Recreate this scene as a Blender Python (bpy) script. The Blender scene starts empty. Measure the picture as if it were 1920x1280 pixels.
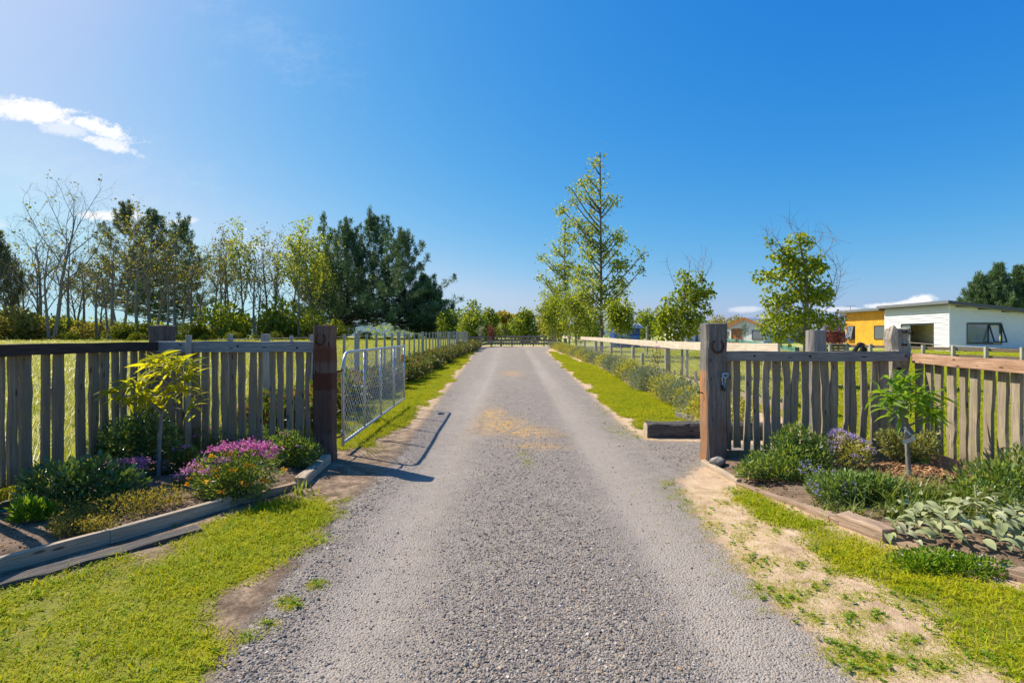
import bpy, math, random
import numpy as np
from mathutils import Vector, Matrix

# ------------------------------------------------------------------ camera, sky, sun, exposure
S = bpy.context.scene
R = math.radians
rng = np.random.default_rng(7)
random.seed(7)
cam_d = bpy.data.cameras.new('camera'); cam = bpy.data.objects.new('camera', cam_d)
S.collection.objects.link(cam); S.camera = cam
EYE = 1.4
cam.location = (0, 0, EYE); cam.rotation_euler = (R(90), 0, 0)
cam_d.sensor_width = 36; cam_d.lens = 18; cam_d.shift_y = -10 / 1920
cam_d.clip_start = 0.05; cam_d.clip_end = 6000

SUN_EL, SUN_AZ = R(48), R(-61.5)          # azimuth from +Y towards +X
world = bpy.data.worlds.new('World'); S.world = world; world.use_nodes = True
sun_d = bpy.data.lights.new('sun', 'SUN'); sun = bpy.data.objects.new('sun', sun_d); S.collection.objects.link(sun)
sd_ = Vector((math.sin(SUN_AZ) * math.cos(SUN_EL), math.cos(SUN_AZ) * math.cos(SUN_EL), math.sin(SUN_EL)))
sun.rotation_euler = sd_.to_track_quat('Z', 'Y').to_euler()
sun_d.energy = 4.5; sun_d.angle = R(0.53); sun_d.color = (1.0, 0.90, 0.75)
SKY_STRENGTH = 0.12; EXPOSURE = 0.72
S.view_settings.view_transform = 'Standard'; S.view_settings.look = 'None'
S.view_settings.gamma = 1; S.view_settings.exposure = EXPOSURE
S.view_settings.use_curve_mapping = False
S.render.engine = 'CYCLES'
S.cycles.use_denoising = True
S.cycles.max_bounces = 8; S.cycles.transparent_max_bounces = 8


class NT:
    """small node-tree writer"""
    def __init__(s, tree): s.t = tree; s.n = tree.nodes; s.l = tree.links
    def node(s, typ, **kw):
        n = s.n.new(typ)
        for k, v in kw.items(): setattr(n, k, v)
        return n
    def set(s, sock, v):
        if isinstance(v, bpy.types.NodeSocket): s.l.new(v, sock)
        elif v is not None:
            if isinstance(v, (tuple, list)) and sock.type == 'RGBA' and len(v) == 3: v = (*v, 1)
            sock.default_value = v
    def math(s, op, a, b=None, c=None, clamp=False):
        n = s.node('ShaderNodeMath', operation=op, use_clamp=clamp)
        for i, v in enumerate((a, b, c)):
            if v is not None: s.set(n.inputs[i], v)
        return n.outputs[0]
    def mix(s, f, a, b, blend='MIX'):
        n = s.node('ShaderNodeMix', data_type='RGBA', blend_type=blend, clamp_factor=True)
        s.set(n.inputs['Factor'], f); s.set(n.inputs[6], a); s.set(n.inputs[7], b)
        return n.outputs[2]
    def noise(s, vec, scale, detail=4, rough=.55, dist=0):
        n = s.node('ShaderNodeTexNoise')
        s.set(n.inputs['Vector'], vec); n.inputs['Scale'].default_value = scale
        n.inputs['Detail'].default_value = detail; n.inputs['Roughness'].default_value = rough
        n.inputs['Distortion'].default_value = dist
        return n.outputs['Fac']
    def voro(s, vec, scale, out='Distance', feature='F1'):
        n = s.node('ShaderNodeTexVoronoi', feature=feature)
        s.set(n.inputs['Vector'], vec); n.inputs['Scale'].default_value = scale
        return n.outputs[out]
    def smooth(s, v, lo, hi, a=0, b=1):
        n = s.node('ShaderNodeMapRange', interpolation_type='SMOOTHSTEP')
        s.set(n.inputs[0], v); s.set(n.inputs[1], lo); s.set(n.inputs[2], hi); s.set(n.inputs[3], a); s.set(n.inputs[4], b)
        return n.outputs[0]
    def ramp(s, v, stops):
        n = s.node('ShaderNodeValToRGB'); e = n.color_ramp.elements
        while len(e) < len(stops): e.new(.5)
        for el, (p, c) in zip(e, stops): el.position = p; el.color = (*c, 1)
        s.set(n.inputs[0], v)
        return n.outputs[0]
    def attr(s, name, out='Fac', typ='GEOMETRY'):
        n = s.node('ShaderNodeAttribute', attribute_name=name, attribute_type=typ)
        return n.outputs[out]
    def mapping(s, vec, scale=(1, 1, 1), loc=(0, 0, 0), rot=(0, 0, 0)):
        n = s.node('ShaderNodeMapping')
        s.set(n.inputs['Vector'], vec); s.set(n.inputs['Scale'], scale); s.set(n.inputs['Location'], loc); s.set(n.inputs['Rotation'], rot)
        return n.outputs[0]


def build_world():
    T = NT(world.node_tree); T.n.clear()
    sky = T.node('ShaderNodeTexSky', sky_type='NISHITA', sun_disc=False)
    sky.sun_elevation = SUN_EL; sky.sun_rotation = SUN_AZ
    sky.air_density = 1.0; sky.dust_density = 1.0; sky.ozone_density = 3.0; sky.altitude = 0
    # deep polarised blue: one response curve per channel for the whole sky
    sc = T.node('ShaderNodeSeparateColor'); T.set(sc.inputs[0], sky.outputs[0])
    kk = 1 / (SKY_STRENGTH * 2 ** EXPOSURE)
    ch = []
    for i, (pw, gain, cap) in enumerate([(2.3, 17.0, .50), (.979, 2.287, .78), (.348, 1.295, .97)]):
        v = T.math('MULTIPLY', T.math('POWER', T.math('MULTIPLY', sc.outputs[i], .05), pw), gain)
        v = T.math('SMOOTH_MIN', v, cap, .12)
        ch.append(T.math('MULTIPLY', v, kk))
    cc = T.node('ShaderNodeCombineColor')
    for i in range(3): T.set(cc.inputs[i], ch[i])
    col = cc.outputs[0]
    # thin white clouds, given by their direction in the sky
    g = T.node('ShaderNodeTexCoord').outputs['Generated']
    sx = T.node('ShaderNodeSeparateXYZ'); T.set(sx.inputs[0], g)
    yy = T.math('MAXIMUM', sx.outputs[1], 0.02)
    u = T.math('DIVIDE', sx.outputs[0], yy); v = T.math('DIVIDE', sx.outputs[2], yy)
    cb = T.node('ShaderNodeCombineXYZ'); T.set(cb.inputs[0], u); T.set(cb.inputs[1], v)
    uv = cb.outputs[0]
    n1 = T.noise(T.mapping(uv, (1, 2.2, 1)), 9, 8, .62, .3)
    n2 = T.noise(T.mapping(uv, (1, 1.6, 1), (3, 1, 0)), 30, 6, .6)
    n3 = T.noise(T.mapping(uv, (1, 1.4, 1), (7, 2, 0)), 85, 5, .65)
    nn = T.math('ADD', T.math('MULTIPLY', T.math('SUBTRACT', n3, .5), .9), T.math('ADD', T.math('MULTIPLY', T.math('SUBTRACT', n1, .5), 1.7), T.math('MULTIPLY', T.math('SUBTRACT', n2, .5), 1.3)))
    def blob(cx, cy, a, b, rot, k=1.0, amp=1.0, edge=.55):
        m = T.mapping(T.mapping(uv, (1, 1, 1), (-cx, -cy, 0)), (1, 1, 1), (0, 0, 0), (0, 0, -rot))
        s = T.node('ShaderNodeSeparateXYZ'); T.set(s.inputs[0], m)
        d = T.math('SQRT', T.math('ADD', T.math('POWER', T.math('ABSOLUTE', T.math('DIVIDE', s.outputs[0], a)), 2.0),
                                  T.math('POWER', T.math('ABSOLUTE', T.math('DIVIDE', s.outputs[1], b)), 2.0)))
        f = T.math('ADD', T.math('SUBTRACT', 1.0, d), T.math('MULTIPLY', nn, amp))
        return T.math('MULTIPLY', T.smooth(f, 0.0, edge), k)
    P = lambda px, py: ((px - 960) / 960, (630 - py) / 960)
    blobs = []
    for (px, py, a, b, rt, k, am, ed) in [
        (60, 208, .13, .026, -.16, .98, .95, .5), (180, 236, .085, .020, -.36, .95, 1.1, .55), (205, 272, .062, .016, -.26, .85, 1.1, .6),
        (-60, 195, .12, .035, -.1, .95, .7, .45), (120, 240, .07, .02, -.2, .6, .9, .7),
        (205, 404, .085, .014, .0, .9, .6, .6), (345, 415, .035, .008, .1, .6, .7, .7), (-60, 420, .09, .02, 0, .5, .6, .7),
        (1730, 561, .04, .013, .05, .95, .9, .6), (1700, 568, .06, .008, .1, .9, .9, .6), (1655, 573, .04, .008, .08, .8, .9, .6), (1570, 580, .06, .006, .03, .6, .8, .6),
        (1400, 580, .05, .008, .03, .5, .6, .6), (520, 90, .2, .09, -.5, .10, 1.4, 1.6), (470, 462, .05, .008, .0, .35, .7, .8),
        (100, 330, .5, .12, -.1, .12, 1.2, 1.8)]:
        c = P(px, py); blobs.append(blob(c[0], c[1], a, b, rt, k, am, ed))
    m = blobs[0]
    for b in blobs[1:]: m = T.math('MAXIMUM', m, b)
    front = T.smooth(sx.outputs[1], 0.05, 0.2)
    m = T.math('MULTIPLY', m, front)
    m = T.math('MULTIPLY', m, T.smooth(sx.outputs[2], 0.0, 0.03))
    col = T.mix(m, col, (1.02 * kk, 1.03 * kk, 1.06 * kk))
    bg = T.node('ShaderNodeBackground'); T.set(bg.inputs[0], col); bg.inputs[1].default_value = SKY_STRENGTH
    out = T.node('ShaderNodeOutputWorld'); T.l.new(bg.outputs[0], out.inputs[0])
build_world()

# ------------------------------------------------------------------ helpers
def lin(r, g, b):
    f = lambda c: ((c / 255 + .055) / 1.055) ** 2.4 if c > 10 else c / 255 / 12.92
    return (f(r), f(g), f(b))

def G0(y):
    y = np.asarray(y, float)
    t = np.clip((y - 5) / 8, 0, 1)
    ramp = np.where(y < 5, 0, np.where(y < 13, 4 * t * t, y - 9))
    h = 0.012 * np.minimum(ramp, 75)
    return h

def _h(ix, iy, s):
    n = (ix * 374761393 + iy * 668265263 + s * 144665) & 0x7fffffff
    n = ((n ^ (n >> 13)) * 1274126177) & 0x7fffffff
    return ((n ^ (n >> 16)) & 0xffff) / 65535.0

def vnoise(x, y, s=0):
    x = np.asarray(x, float); y = np.asarray(y, float)
    ix = np.floor(x).astype(np.int64); iy = np.floor(y).astype(np.int64)
    fx = x - ix; fy = y - iy
    fx = fx * fx * (3 - 2 * fx); fy = fy * fy * (3 - 2 * fy)
    a = _h(ix, iy, s); b = _h(ix + 1, iy, s); c = _h(ix, iy + 1, s); d = _h(ix + 1, iy + 1, s)
    return (a * (1 - fx) + b * fx) * (1 - fy) + (c * (1 - fx) + d * fx) * fy

def fbm(x, y, s=0, o=3):
    t = 0; a = .5; n = 0
    for i in range(o):
        t = t + a * vnoise(x * 2 ** i, y * 2 ** i, s + i * 17); n += a; a *= .5
    return t / n

def gz(x, y):
    return G0(y) + 0.03 * (vnoise(np.asarray(x) * .9, np.asarray(y) * .9, 3) - .5) + 0.01 * (vnoise(np.asarray(x) * 4, np.asarray(y) * 4, 5) - .5)

def W(px, py):
    """ground point that shows at pixel px, py of the 1920x1280 frame"""
    y = EYE * 960 / (py - 630)
    for _ in range(20): y = .5 * y + .5 * (EYE - float(G0(y))) * 960 / (py - 630)
    return ((px - 960) / 960 * y, y)

def X(px, y): return (px - 960) / 960 * y
def Z(py, y): return EYE - (py - 630) / 960 * y

def WP(pts): return np.array([W(*p) for p in pts])

def sdist(poly, x, y):
    """signed distance to a polygon, positive inside"""
    x = np.asarray(x, float); y = np.asarray(y, float)
    inside = np.zeros(x.shape, bool); d = np.full(x.shape, 1e9)
    n = len(poly)
    for i in range(n):
        x1, y1 = poly[i]; x2, y2 = poly[(i + 1) % n]
        c = (y1 > y) != (y2 > y)
        if y2 != y1: inside ^= c & (x < (x2 - x1) * (y - y1) / (y2 - y1) + x1)
        dx, dy = x2 - x1, y2 - y1
        t = np.clip(((x - x1) * dx + (y - y1) * dy) / (dx * dx + dy * dy + 1e-12), 0, 1)
        d = np.minimum(d, np.hypot(x - x1 - t * dx, y - y1 - t * dy))
    return np.where(inside, d, -d)

COL = S.collection

def mesh(name, V, F, mats, rnd=None, smooth=False, fmat=None):
    V = np.asarray(V, np.float32)
    me = bpy.data.meshes.new(name)
    if isinstance(F, np.ndarray):
        k = F.shape[1]
        me.vertices.add(len(V)); me.vertices.foreach_set('co', V.ravel())
        me.loops.add(F.size); me.loops.foreach_set('vertex_index', F.ravel().astype(np.int32))
        me.polygons.add(len(F)); me.polygons.foreach_set('loop_start', np.arange(0, F.size, k, dtype=np.int32))
        me.update(calc_edges=True)
    else:
        me.from_pydata([tuple(v) for v in V], [], [tuple(int(i) for i in f) for f in F]); me.update()
    for m in (mats if isinstance(mats, (list, tuple)) else [mats]): me.materials.append(m)
    if fmat is not None: me.polygons.foreach_set('material_index', np.asarray(fmat, np.int32))
    if rnd is not None:
        a = me.attributes.new('rnd', 'FLOAT', 'POINT'); a.data.foreach_set('value', np.asarray(rnd, np.float32))
    if smooth: me.polygons.foreach_set('use_smooth', np.ones(len(me.polygons), bool))
    return me

def org(o):
    p = Vector((0, 0, 0))
    while o is not None: p += o.location; o = o.parent
    return p

def tag(o, label=None, cat=None, group=None, kind=None):
    if label: o['label'] = label
    if cat: o['category'] = cat
    if group: o['group'] = group
    if kind: o['kind'] = kind
    return o

def thing(name, loc, label, cat, group=None, rz=0):
    o = bpy.data.objects.new(name, None); COL.objects.link(o)
    o.empty_display_size = .1
    o.location = loc; o.rotation_euler = (0, 0, rz)
    return tag(o, label, cat, group)

def obj(name, V, F, mats, parent=None, rnd=None, smooth=False, fmat=None, local=False):
    """one mesh object; V in world coordinates unless local"""
    V = np.asarray(V, float)
    if parent is not None and not local:
        V = V - np.array(org(parent))
    o = bpy.data.objects.new(name, mesh(name, V, F, mats, rnd, smooth, fmat)); COL.objects.link(o)
    if parent is not None: o.parent = parent
    return o

def kids(o): return [c for c in bpy.data.objects if c.parent is o]

def dup(root, loc, rz=0, sc=1.0, label=None, group=None, kidmap=None):
    def cp(o, par):
        c = o.copy(); COL.objects.link(c)
        if par is not None: c.parent = par
        for k in o.children: cp(k, c)
        return c
    r = cp(root, None)
    r.location = loc; r.rotation_euler = (0, 0, rz)
    r.scale = (sc, sc, sc) if np.isscalar(sc) else sc
    if label: r['label'] = label
    if group: r['group'] = group
    return r

ORD = 'first second third fourth fifth sixth seventh eighth ninth tenth eleventh twelfth thirteenth fourteenth fifteenth sixteenth seventeenth eighteenth nineteenth twentieth'.split()
def ordinal(n):
    if n < 20: return ORD[n]
    t, u = divmod(n + 1, 10)
    return ['', '', 'twenty', 'thirty', 'forty'][t] + '-' + ORD[u - 1] if u else ['', '', 'twentieth', 'thirtieth', 'fortieth'][t]

class MB:
    def __init__(s): s.V = []; s.F = []; s.n = 0; s.R = []
    def add(s, V, F, r=None):
        V = np.asarray(V, float)
        s.V.append(V); s.F += [tuple(i + s.n for i in f) for f in F]; s.n += len(V)
        s.R.append(np.full(len(V), random.random() if r is None else r))
        return s
    def get(s): return np.concatenate(s.V), s.F
    def rnd(s): return np.concatenate(s.R)

def box(x0, x1, y0, y1, z0, z1):
    V = [(x, y, z) for x in (x0, x1) for y in (y0, y1) for z in (z0, z1)]
    F = [(0, 1, 3, 2), (4, 6, 7, 5), (0, 4, 5, 1), (2, 3, 7, 6), (0, 2, 6, 4), (1, 5, 7, 3)]
    return np.array(V, float), F

def obox(a, b, w, h, up=(0, 0, 1), off=0):
    """box from point a to b, width w (sideways), height h (along up)"""
    a = Vector(a); b = Vector(b); d = (b - a).normalized(); up = Vector(up)
    s = d.cross(up).normalized(); u = s.cross(d).normalized()
    V = []
    for p in (a, b):
        for i in (-.5, .5):
            for j in (-.5, .5): V.append(p + s * (w * i + off) + u * (h * j))
    F = [(0, 1, 3, 2), (4, 6, 7, 5), (0, 4, 5, 1), (2, 3, 7, 6), (0, 2, 6, 4), (1, 5, 7, 3)]
    return np.array([tuple(v) for v in V]), F

def rough_beam(a, b, w, h, seg=6, jit=.01, cham=.15, seed=0, taper=1.0, up=(0, 0, 1)):
    """weathered timber: octagonal-cornered section, jittered along its length"""
    r = np.random.default_rng(seed)
    a = np.array(a, float); b = np.array(b, float); d = (b - a) / np.linalg.norm(b - a)
    u0 = np.array(up, float); s = np.cross(d, u0); s /= np.linalg.norm(s); u = np.cross(s, d)
    c = cham * min(w, h)
    sec = [(-w / 2 + c, -h / 2), (w / 2 - c, -h / 2), (w / 2, -h / 2 + c), (w / 2, h / 2 - c), (w / 2 - c, h / 2), (-w / 2 + c, h / 2), (-w / 2, h / 2 - c), (-w / 2, -h / 2 + c)]
    V = []; n = len(sec)
    for i in range(seg + 1):
        t = i / seg; k = 1 + (taper - 1) * t
        cx, cy = r.normal(0, jit * .6, 2) if 0 < i < seg else (0, 0)
        for (p, q) in sec:
            V.append(a + (b - a) * t + s * (p * k + cx + r.normal(0, jit * .5)) + u * (q * k + cy + r.normal(0, jit * .5)) + d * (r.normal(0, jit * .6) if i in (0, seg) else 0))
    F = []
    for i in range(seg):
        for j in range(n):
            F.append((i * n + j, i * n + (j + 1) % n, (i + 1) * n + (j + 1) % n, (i + 1) * n + j))
    F.append(tuple(range(n - 1, -1, -1))); F.append(tuple(seg * n + j for j in range(n)))
    return np.array(V), F

def beam(name, a, b, w, h, matl, parent=None, seg=6, jit=.004, cham=.06, seed=0):
    """timber from a to b as its own object whose local X runs along it"""
    a = Vector(a); b = Vector(b); d = (b - a); L = d.length; d.normalize()
    V, F = rough_beam((-L / 2, 0, 0), (L / 2, 0, 0), w, h, seg, jit, cham, seed)
    o = obj(name, V, F, matl, parent, local=True)
    s = Vector((0, 0, 1)).cross(d).normalized(); u = d.cross(s)
    m = Matrix((d, s, u)).transposed().to_4x4()
    p = (a + b) / 2 - (org(parent) if parent is not None else Vector((0, 0, 0)))
    o.matrix_local = Matrix.Translation(p) @ m
    return o

def tube(pts, rad, n=6, cap=True):
    pts = np.asarray(pts, float); m = len(pts)
    rad = np.full(m, rad) if np.isscalar(rad) else np.asarray(rad, float)
    tan = np.gradient(pts, axis=0); tan /= np.linalg.norm(tan, axis=1)[:, None] + 1e-9
    ref = np.array([0, 0, 1.]) if abs(tan[0][2]) < .9 else np.array([1., 0, 0])
    V = []; s = np.cross(tan[0], ref); s /= np.linalg.norm(s)
    an = np.arange(n) * 2 * math.pi / n
    for i in range(m):
        s = s - tan[i] * s.dot(tan[i]); s /= np.linalg.norm(s) + 1e-9
        t2 = np.cross(tan[i], s)
        V.append(pts[i] + rad[i] * (np.cos(an)[:, None] * s + np.sin(an)[:, None] * t2))
    V = np.concatenate(V); F = []
    for i in range(m - 1):
        for j in range(n):
            F.append((i * n + j, i * n + (j + 1) % n, (i + 1) * n + (j + 1) % n, (i + 1) * n + j))
    if cap: F.append(tuple(range(n - 1, -1, -1))); F.append(tuple((m - 1) * n + j for j in range(n)))
    return V, F

def smooth_path(ctrl, k=6):
    c = np.asarray(ctrl, float); out = []
    P = np.vstack([2 * c[0] - c[1], c, 2 * c[-1] - c[-2]])
    for i in range(1, len(P) - 2):
        for t in np.linspace(0, 1, k, endpoint=False):
            p0, p1, p2, p3 = P[i - 1:i + 3]
            out.append(.5 * (2 * p1 + (p2 - p0) * t + (2 * p0 - 5 * p1 + 4 * p2 - p3) * t * t + (3 * p1 - p0 - 3 * p2 + p3) * t ** 3))
    out.append(c[-1])
    return np.array(out)

def unit(v): return v / (np.linalg.norm(v, axis=-1, keepdims=True) + 1e-9)

def leaves(pos, dirs, L, wid, r, fold=.25, droop=0.0):
    """vectorised folded leaf blades: 4 verts, 2 triangles each"""
    n = len(pos); L = np.broadcast_to(L, n)[:, None]
    d = unit(dirs); side = unit(np.cross(d, r.normal(size=(n, 3)))); nor = np.cross(side, d)
    w = L * wid
    base = pos; tip = pos + d * L + np.array([0, 0, -1]) * (droop * L)
    a = pos + d * L * .45 + side * w * .5 + nor * w * fold
    b = pos + d * L * .45 - side * w * .5 + nor * w * fold
    V = np.stack([base, a, tip, b], 1).reshape(-1, 3)
    i = np.arange(n)[:, None] * 4
    F = np.concatenate([i + np.array([[0, 1, 2]]), i + np.array([[0, 2, 3]])], 1).reshape(-1, 3)
    return V, F, np.repeat(r.random(n), 4)

def join(parts):
    """join (V, F(ndarray), rnd) triples"""
    V = []; F = []; Rr = []; n = 0
    for v, f, q in parts: V.append(v); F.append(f + n); Rr.append(q); n += len(v)
    return np.concatenate(V), np.concatenate(F), np.concatenate(Rr)

def rand_dirs(n, r): return unit(r.normal(size=(n, 3)))

# ------------------------------------------------------------------ materials
def mat(name):
    m = bpy.data.materials.new(name); m.use_nodes = True
    T = NT(m.node_tree); T.n.clear()
    out = T.node('ShaderNodeOutputMaterial'); bs = T.node('ShaderNodeBsdfPrincipled')
    T.l.new(bs.outputs[0], out.inputs[0])
    return m, T, bs, out

def bump(T, bs, h, strength=.5, dist=.01):
    b = T.node('ShaderNodeBump'); b.inputs['Strength'].default_value = strength; b.inputs['Distance'].default_value = dist
    T.set(b.inputs['Height'], h); T.l.new(b.outputs[0], bs.inputs['Normal'])

def wood(name, dark, light, axis='z', stain=None, moss=None, var=.5, scale=1.0, knots=True, bump_s=.6):
    m, T, bs, out = mat(name)
    co = T.node('ShaderNodeTexCoord').outputs['Object']
    rn = T.node('ShaderNodeObjectInfo').outputs['Random']
    off = T.node('ShaderNodeVectorMath', operation='ADD'); T.set(off.inputs[0], co)
    cb = T.node('ShaderNodeCombineXYZ'); 
    for i in range(3): T.set(cb.inputs[i], T.math('MULTIPLY', rn, 7.3 + 5 * i))
    T.l.new(cb.outputs[0], off.inputs[1])
    sc = {'x': (2.5, 40, 40), 'y': (40, 2.5, 40), 'z': (40, 40, 2.5)}[axis]
    sc = tuple(s * scale for s in sc)
    gr = T.noise(T.mapping(off.outputs[0], sc), 1.0, 6, .65, .6)
    sc2 = {'x': (3, 160, 160), 'y': (160, 3, 160), 'z': (160, 160, 3)}[axis]
    fine = T.noise(T.mapping(off.outputs[0], sc2), 1.0, 3, .6)
    big = T.noise(off.outputs[0], 5.0, 4, .6)
    mid = tuple((a + b) / 2 for a, b in zip(dark, light))
    c = T.ramp(gr, [(.28, dark), (.5, mid), (.72, light)])
    c = T.mix(T.smooth(fine, .52, .36, 0, .55), c, tuple(x * .4 for x in dark))
    c = T.mix(T.smooth(big, .42, .68, 0, .35), c, tuple(x * .6 for x in mid))
    vv = T.math('MULTIPLY_ADD', rn, var, 1 - var / 2)
    c = T.mix(1.0, c, T.ramp(vv, [(0, (0, 0, 0)), (1, (1, 1, 1))]), 'MULTIPLY') if False else T.mix(T.math('MULTIPLY', rn, var), c, tuple(x * .6 for x in mid))
    if moss:
        mz = T.noise(off.outputs[0], 9.0, 4, .7)
        c = T.mix(T.smooth(mz, .5, .7, 0, .7), c, moss)
    if stain:
        sz = T.noise(T.mapping(off.outputs[0], (3, 3, 1.0)), 2.0, 4, .6)
        c = T.mix(T.smooth(sz, .5, .62, 0, .8), c, stain)
    if knots:
        kv = T.voro(T.mapping(off.outputs[0], {'x': (4, 14, 14), 'y': (14, 4, 14), 'z': (14, 14, 4)}[axis]), 1.0)
        c = T.mix(T.smooth(kv, .16, .09, 0, .85), c, tuple(x * .25 for x in dark))
    if moss:   # soil splash and lichen near the foot
        sz_ = T.node('ShaderNodeSeparateXYZ'); T.set(sz_.inputs[0], co)
        zz = T.math('ADD', sz_.outputs[2], T.math('MULTIPLY', T.math('SUBTRACT', gr, .5), .5))
        c = T.mix(T.smooth(zz, .42, .12, 0, .6), c, tuple(x * .5 for x in moss))
    T.set(bs.inputs['Base Color'], c); bs.inputs['Roughness'].default_value = .85
    bs.inputs['Specular IOR Level'].default_value = .25
    h = T.math('ADD', gr, T.math('MULTIPLY', fine, .8))
    bump(T, bs, h, bump_s, .012)
    return m

def leafmat(name, cols, transl=.4, rough=.5, spec=.35, tcol=None, obvar=.0, turf=None):
    m, T, bs, out = mat(name)
    r = T.attr('rnd')
    n = len(cols)
    c = T.ramp(r, [(i / max(1, n - 1), k) for i, k in enumerate(cols)])
    big = T.noise(T.node('ShaderNodeTexCoord').outputs['Object'], 1.7, 3, .6)
    c = T.mix(T.smooth(big, .35, .65, .0, .3), c, tuple(x * .7 for x in cols[0]))
    if obvar:
        rn = T.node('ShaderNodeObjectInfo').outputs['Random']
        c = T.mix(T.math('MULTIPLY', rn, obvar), c, tuple(x * .55 for x in cols[0]))
    nrm = None
    if turf:
        geo = T.node('ShaderNodeNewGeometry')
        p1 = T.noise(geo.outputs['Position'], turf[0], 4, .6); p2 = T.noise(geo.outputs['Position'], turf[0] * 6, 3, .6)
        c = T.mix(T.smooth(p1, .42, .62, 0, .55), c, turf[1]); c = T.mix(T.smooth(p2, .52, .66, 0, .55), c, turf[2])
        va = T.node('ShaderNodeVectorMath', operation='SCALE'); T.set(va.inputs[0], geo.outputs['Normal']); va.inputs['Scale'].default_value = .55
        vb = T.node('ShaderNodeVectorMath', operation='ADD'); T.l.new(va.outputs[0], vb.inputs[0]); vb.inputs[1].default_value = (0, 0, 1)
        vn = T.node('ShaderNodeVectorMath', operation='NORMALIZE'); T.l.new(vb.outputs[0], vn.inputs[0]); nrm = vn.outputs[0]
        T.l.new(nrm, bs.inputs['Normal'])
    T.set(bs.inputs['Base Color'], c); bs.inputs['Roughness'].default_value = rough
    bs.inputs['Specular IOR Level'].default_value = spec
    tr = T.node('ShaderNodeBsdfTranslucent')
    T.set(tr.inputs[0], T.mix(1.0, c, tcol or (1.5, 1.35, .45), 'MULTIPLY'))
    mx = T.node('ShaderNodeMixShader'); mx.inputs[0].default_value = transl
    T.l.new(bs.outputs[0], mx.inputs[1]); T.l.new(tr.outputs[0], mx.inputs[2]); T.l.new(mx.outputs[0], out.inputs[0])
    return m

def plain(name, c, rough=.6, spec=.4, metal=0, var=.12, scale=8, bumps=0, c2=None):
    m, T, bs, out = mat(name)
    co = T.node('ShaderNodeTexCoord').outputs['Object']
    n = T.noise(co, scale, 5, .6)
    T.set(bs.inputs['Base Color'], T.mix(T.smooth(n, .35, .68), c, c2 or tuple(x * (1 - var * 2) for x in c)))
    bs.inputs['Roughness'].default_value = rough; bs.inputs['Metallic'].default_value = metal
    bs.inputs['Specular IOR Level'].default_value = spec
    if bumps: bump(T, bs, T.noise(co, scale * 6, 4, .6), bumps, .01)
    return m

def barkmat(name, dark, light, lich=None):
    m, T, bs, out = mat(name)
    co = T.node('ShaderNodeTexCoord').outputs['Object']
    n = T.noise(T.mapping(co, (9, 9, 1.8)), 1.5, 6, .7)
    c = T.ramp(n, [(.3, dark), (.7, light)])
    if lich: c = T.mix(T.smooth(T.noise(co, 6, 4, .6), .52, .66, 0, .8), c, lich)
    T.set(bs.inputs['Base Color'], c); bs.inputs['Roughness'].default_value = .9
    bump(T, bs, n, .7, .03)
    return m

M = {}
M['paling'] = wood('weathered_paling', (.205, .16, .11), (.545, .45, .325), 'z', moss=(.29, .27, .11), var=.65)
M['paling_dark'] = wood('painted_shade_paling', (.15, .122, .088), (.41, .355, .26), 'z', moss=(.22, .215, .085), var=.6)  # darker copy of the paling wood, the left run's shade put into its colour
M['rail_grey'] = wood('grey_rail', (.19, .175, .155), (.40, .37, .33), 'x', var=.1)
M['rail_silver'] = wood('silver_rail', (.21, .215, .215), (.42, .42, .40), 'x', var=.1)
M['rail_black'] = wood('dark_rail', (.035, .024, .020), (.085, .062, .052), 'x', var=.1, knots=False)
M['rail_brown'] = wood('brown_rail', (.31, .17, .10), (.60, .39, .255), 'x', var=.1, scale=.6, bump_s=.3)
M['post_grey'] = wood('grey_post', (.19, .165, .14), (.50, .44, .365), 'z', var=.1, scale=.8)
M['post_dark'] = wood('dark_grey_post', (.055, .048, .043), (.19, .165, .145), 'z', var=.1, scale=.8)
M['post_round'] = wood('round_post', (.20, .185, .165), (.42, .39, .35), 'z', var=.1, knots=False)
M['post_batten'] = wood('pale_post', (.36, .335, .28), (.60, .56, .47), 'z', moss=(.40, .40, .20), var=.35, knots=False)
M['white_rail'] = wood('bleached_rail', (.56, .46, .34), (.80, .70, .55), 'x', var=.25, knots=False, bump_s=.25)
M['tan_board'] = wood('tan_board', (.30, .22, .15), (.52, .41, .29), 'x', var=.3, knots=False)
M['edge_pale'] = wood('pale_edging', (.33, .25, .17), (.66, .54, .40), 'x', var=.25)
M['edge_brown'] = wood('brown_edging', (.26, .16, .10), (.54, .40, .29), 'x', var=.3)
M['sleeper'] = wood('black_sleeper', (.045, .040, .037), (.19, .17, .15), 'x', var=.1, scale=.7, bump_s=1.0)
M['fence_far'] = wood('grey_board', (.17, .155, .13), (.31, .285, .24), 'x', var=.3, knots=False)
M['cut_wood'] = plain('cut_wood', (.50, .40, .30), .9, .1, var=.2, scale=20)

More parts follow.
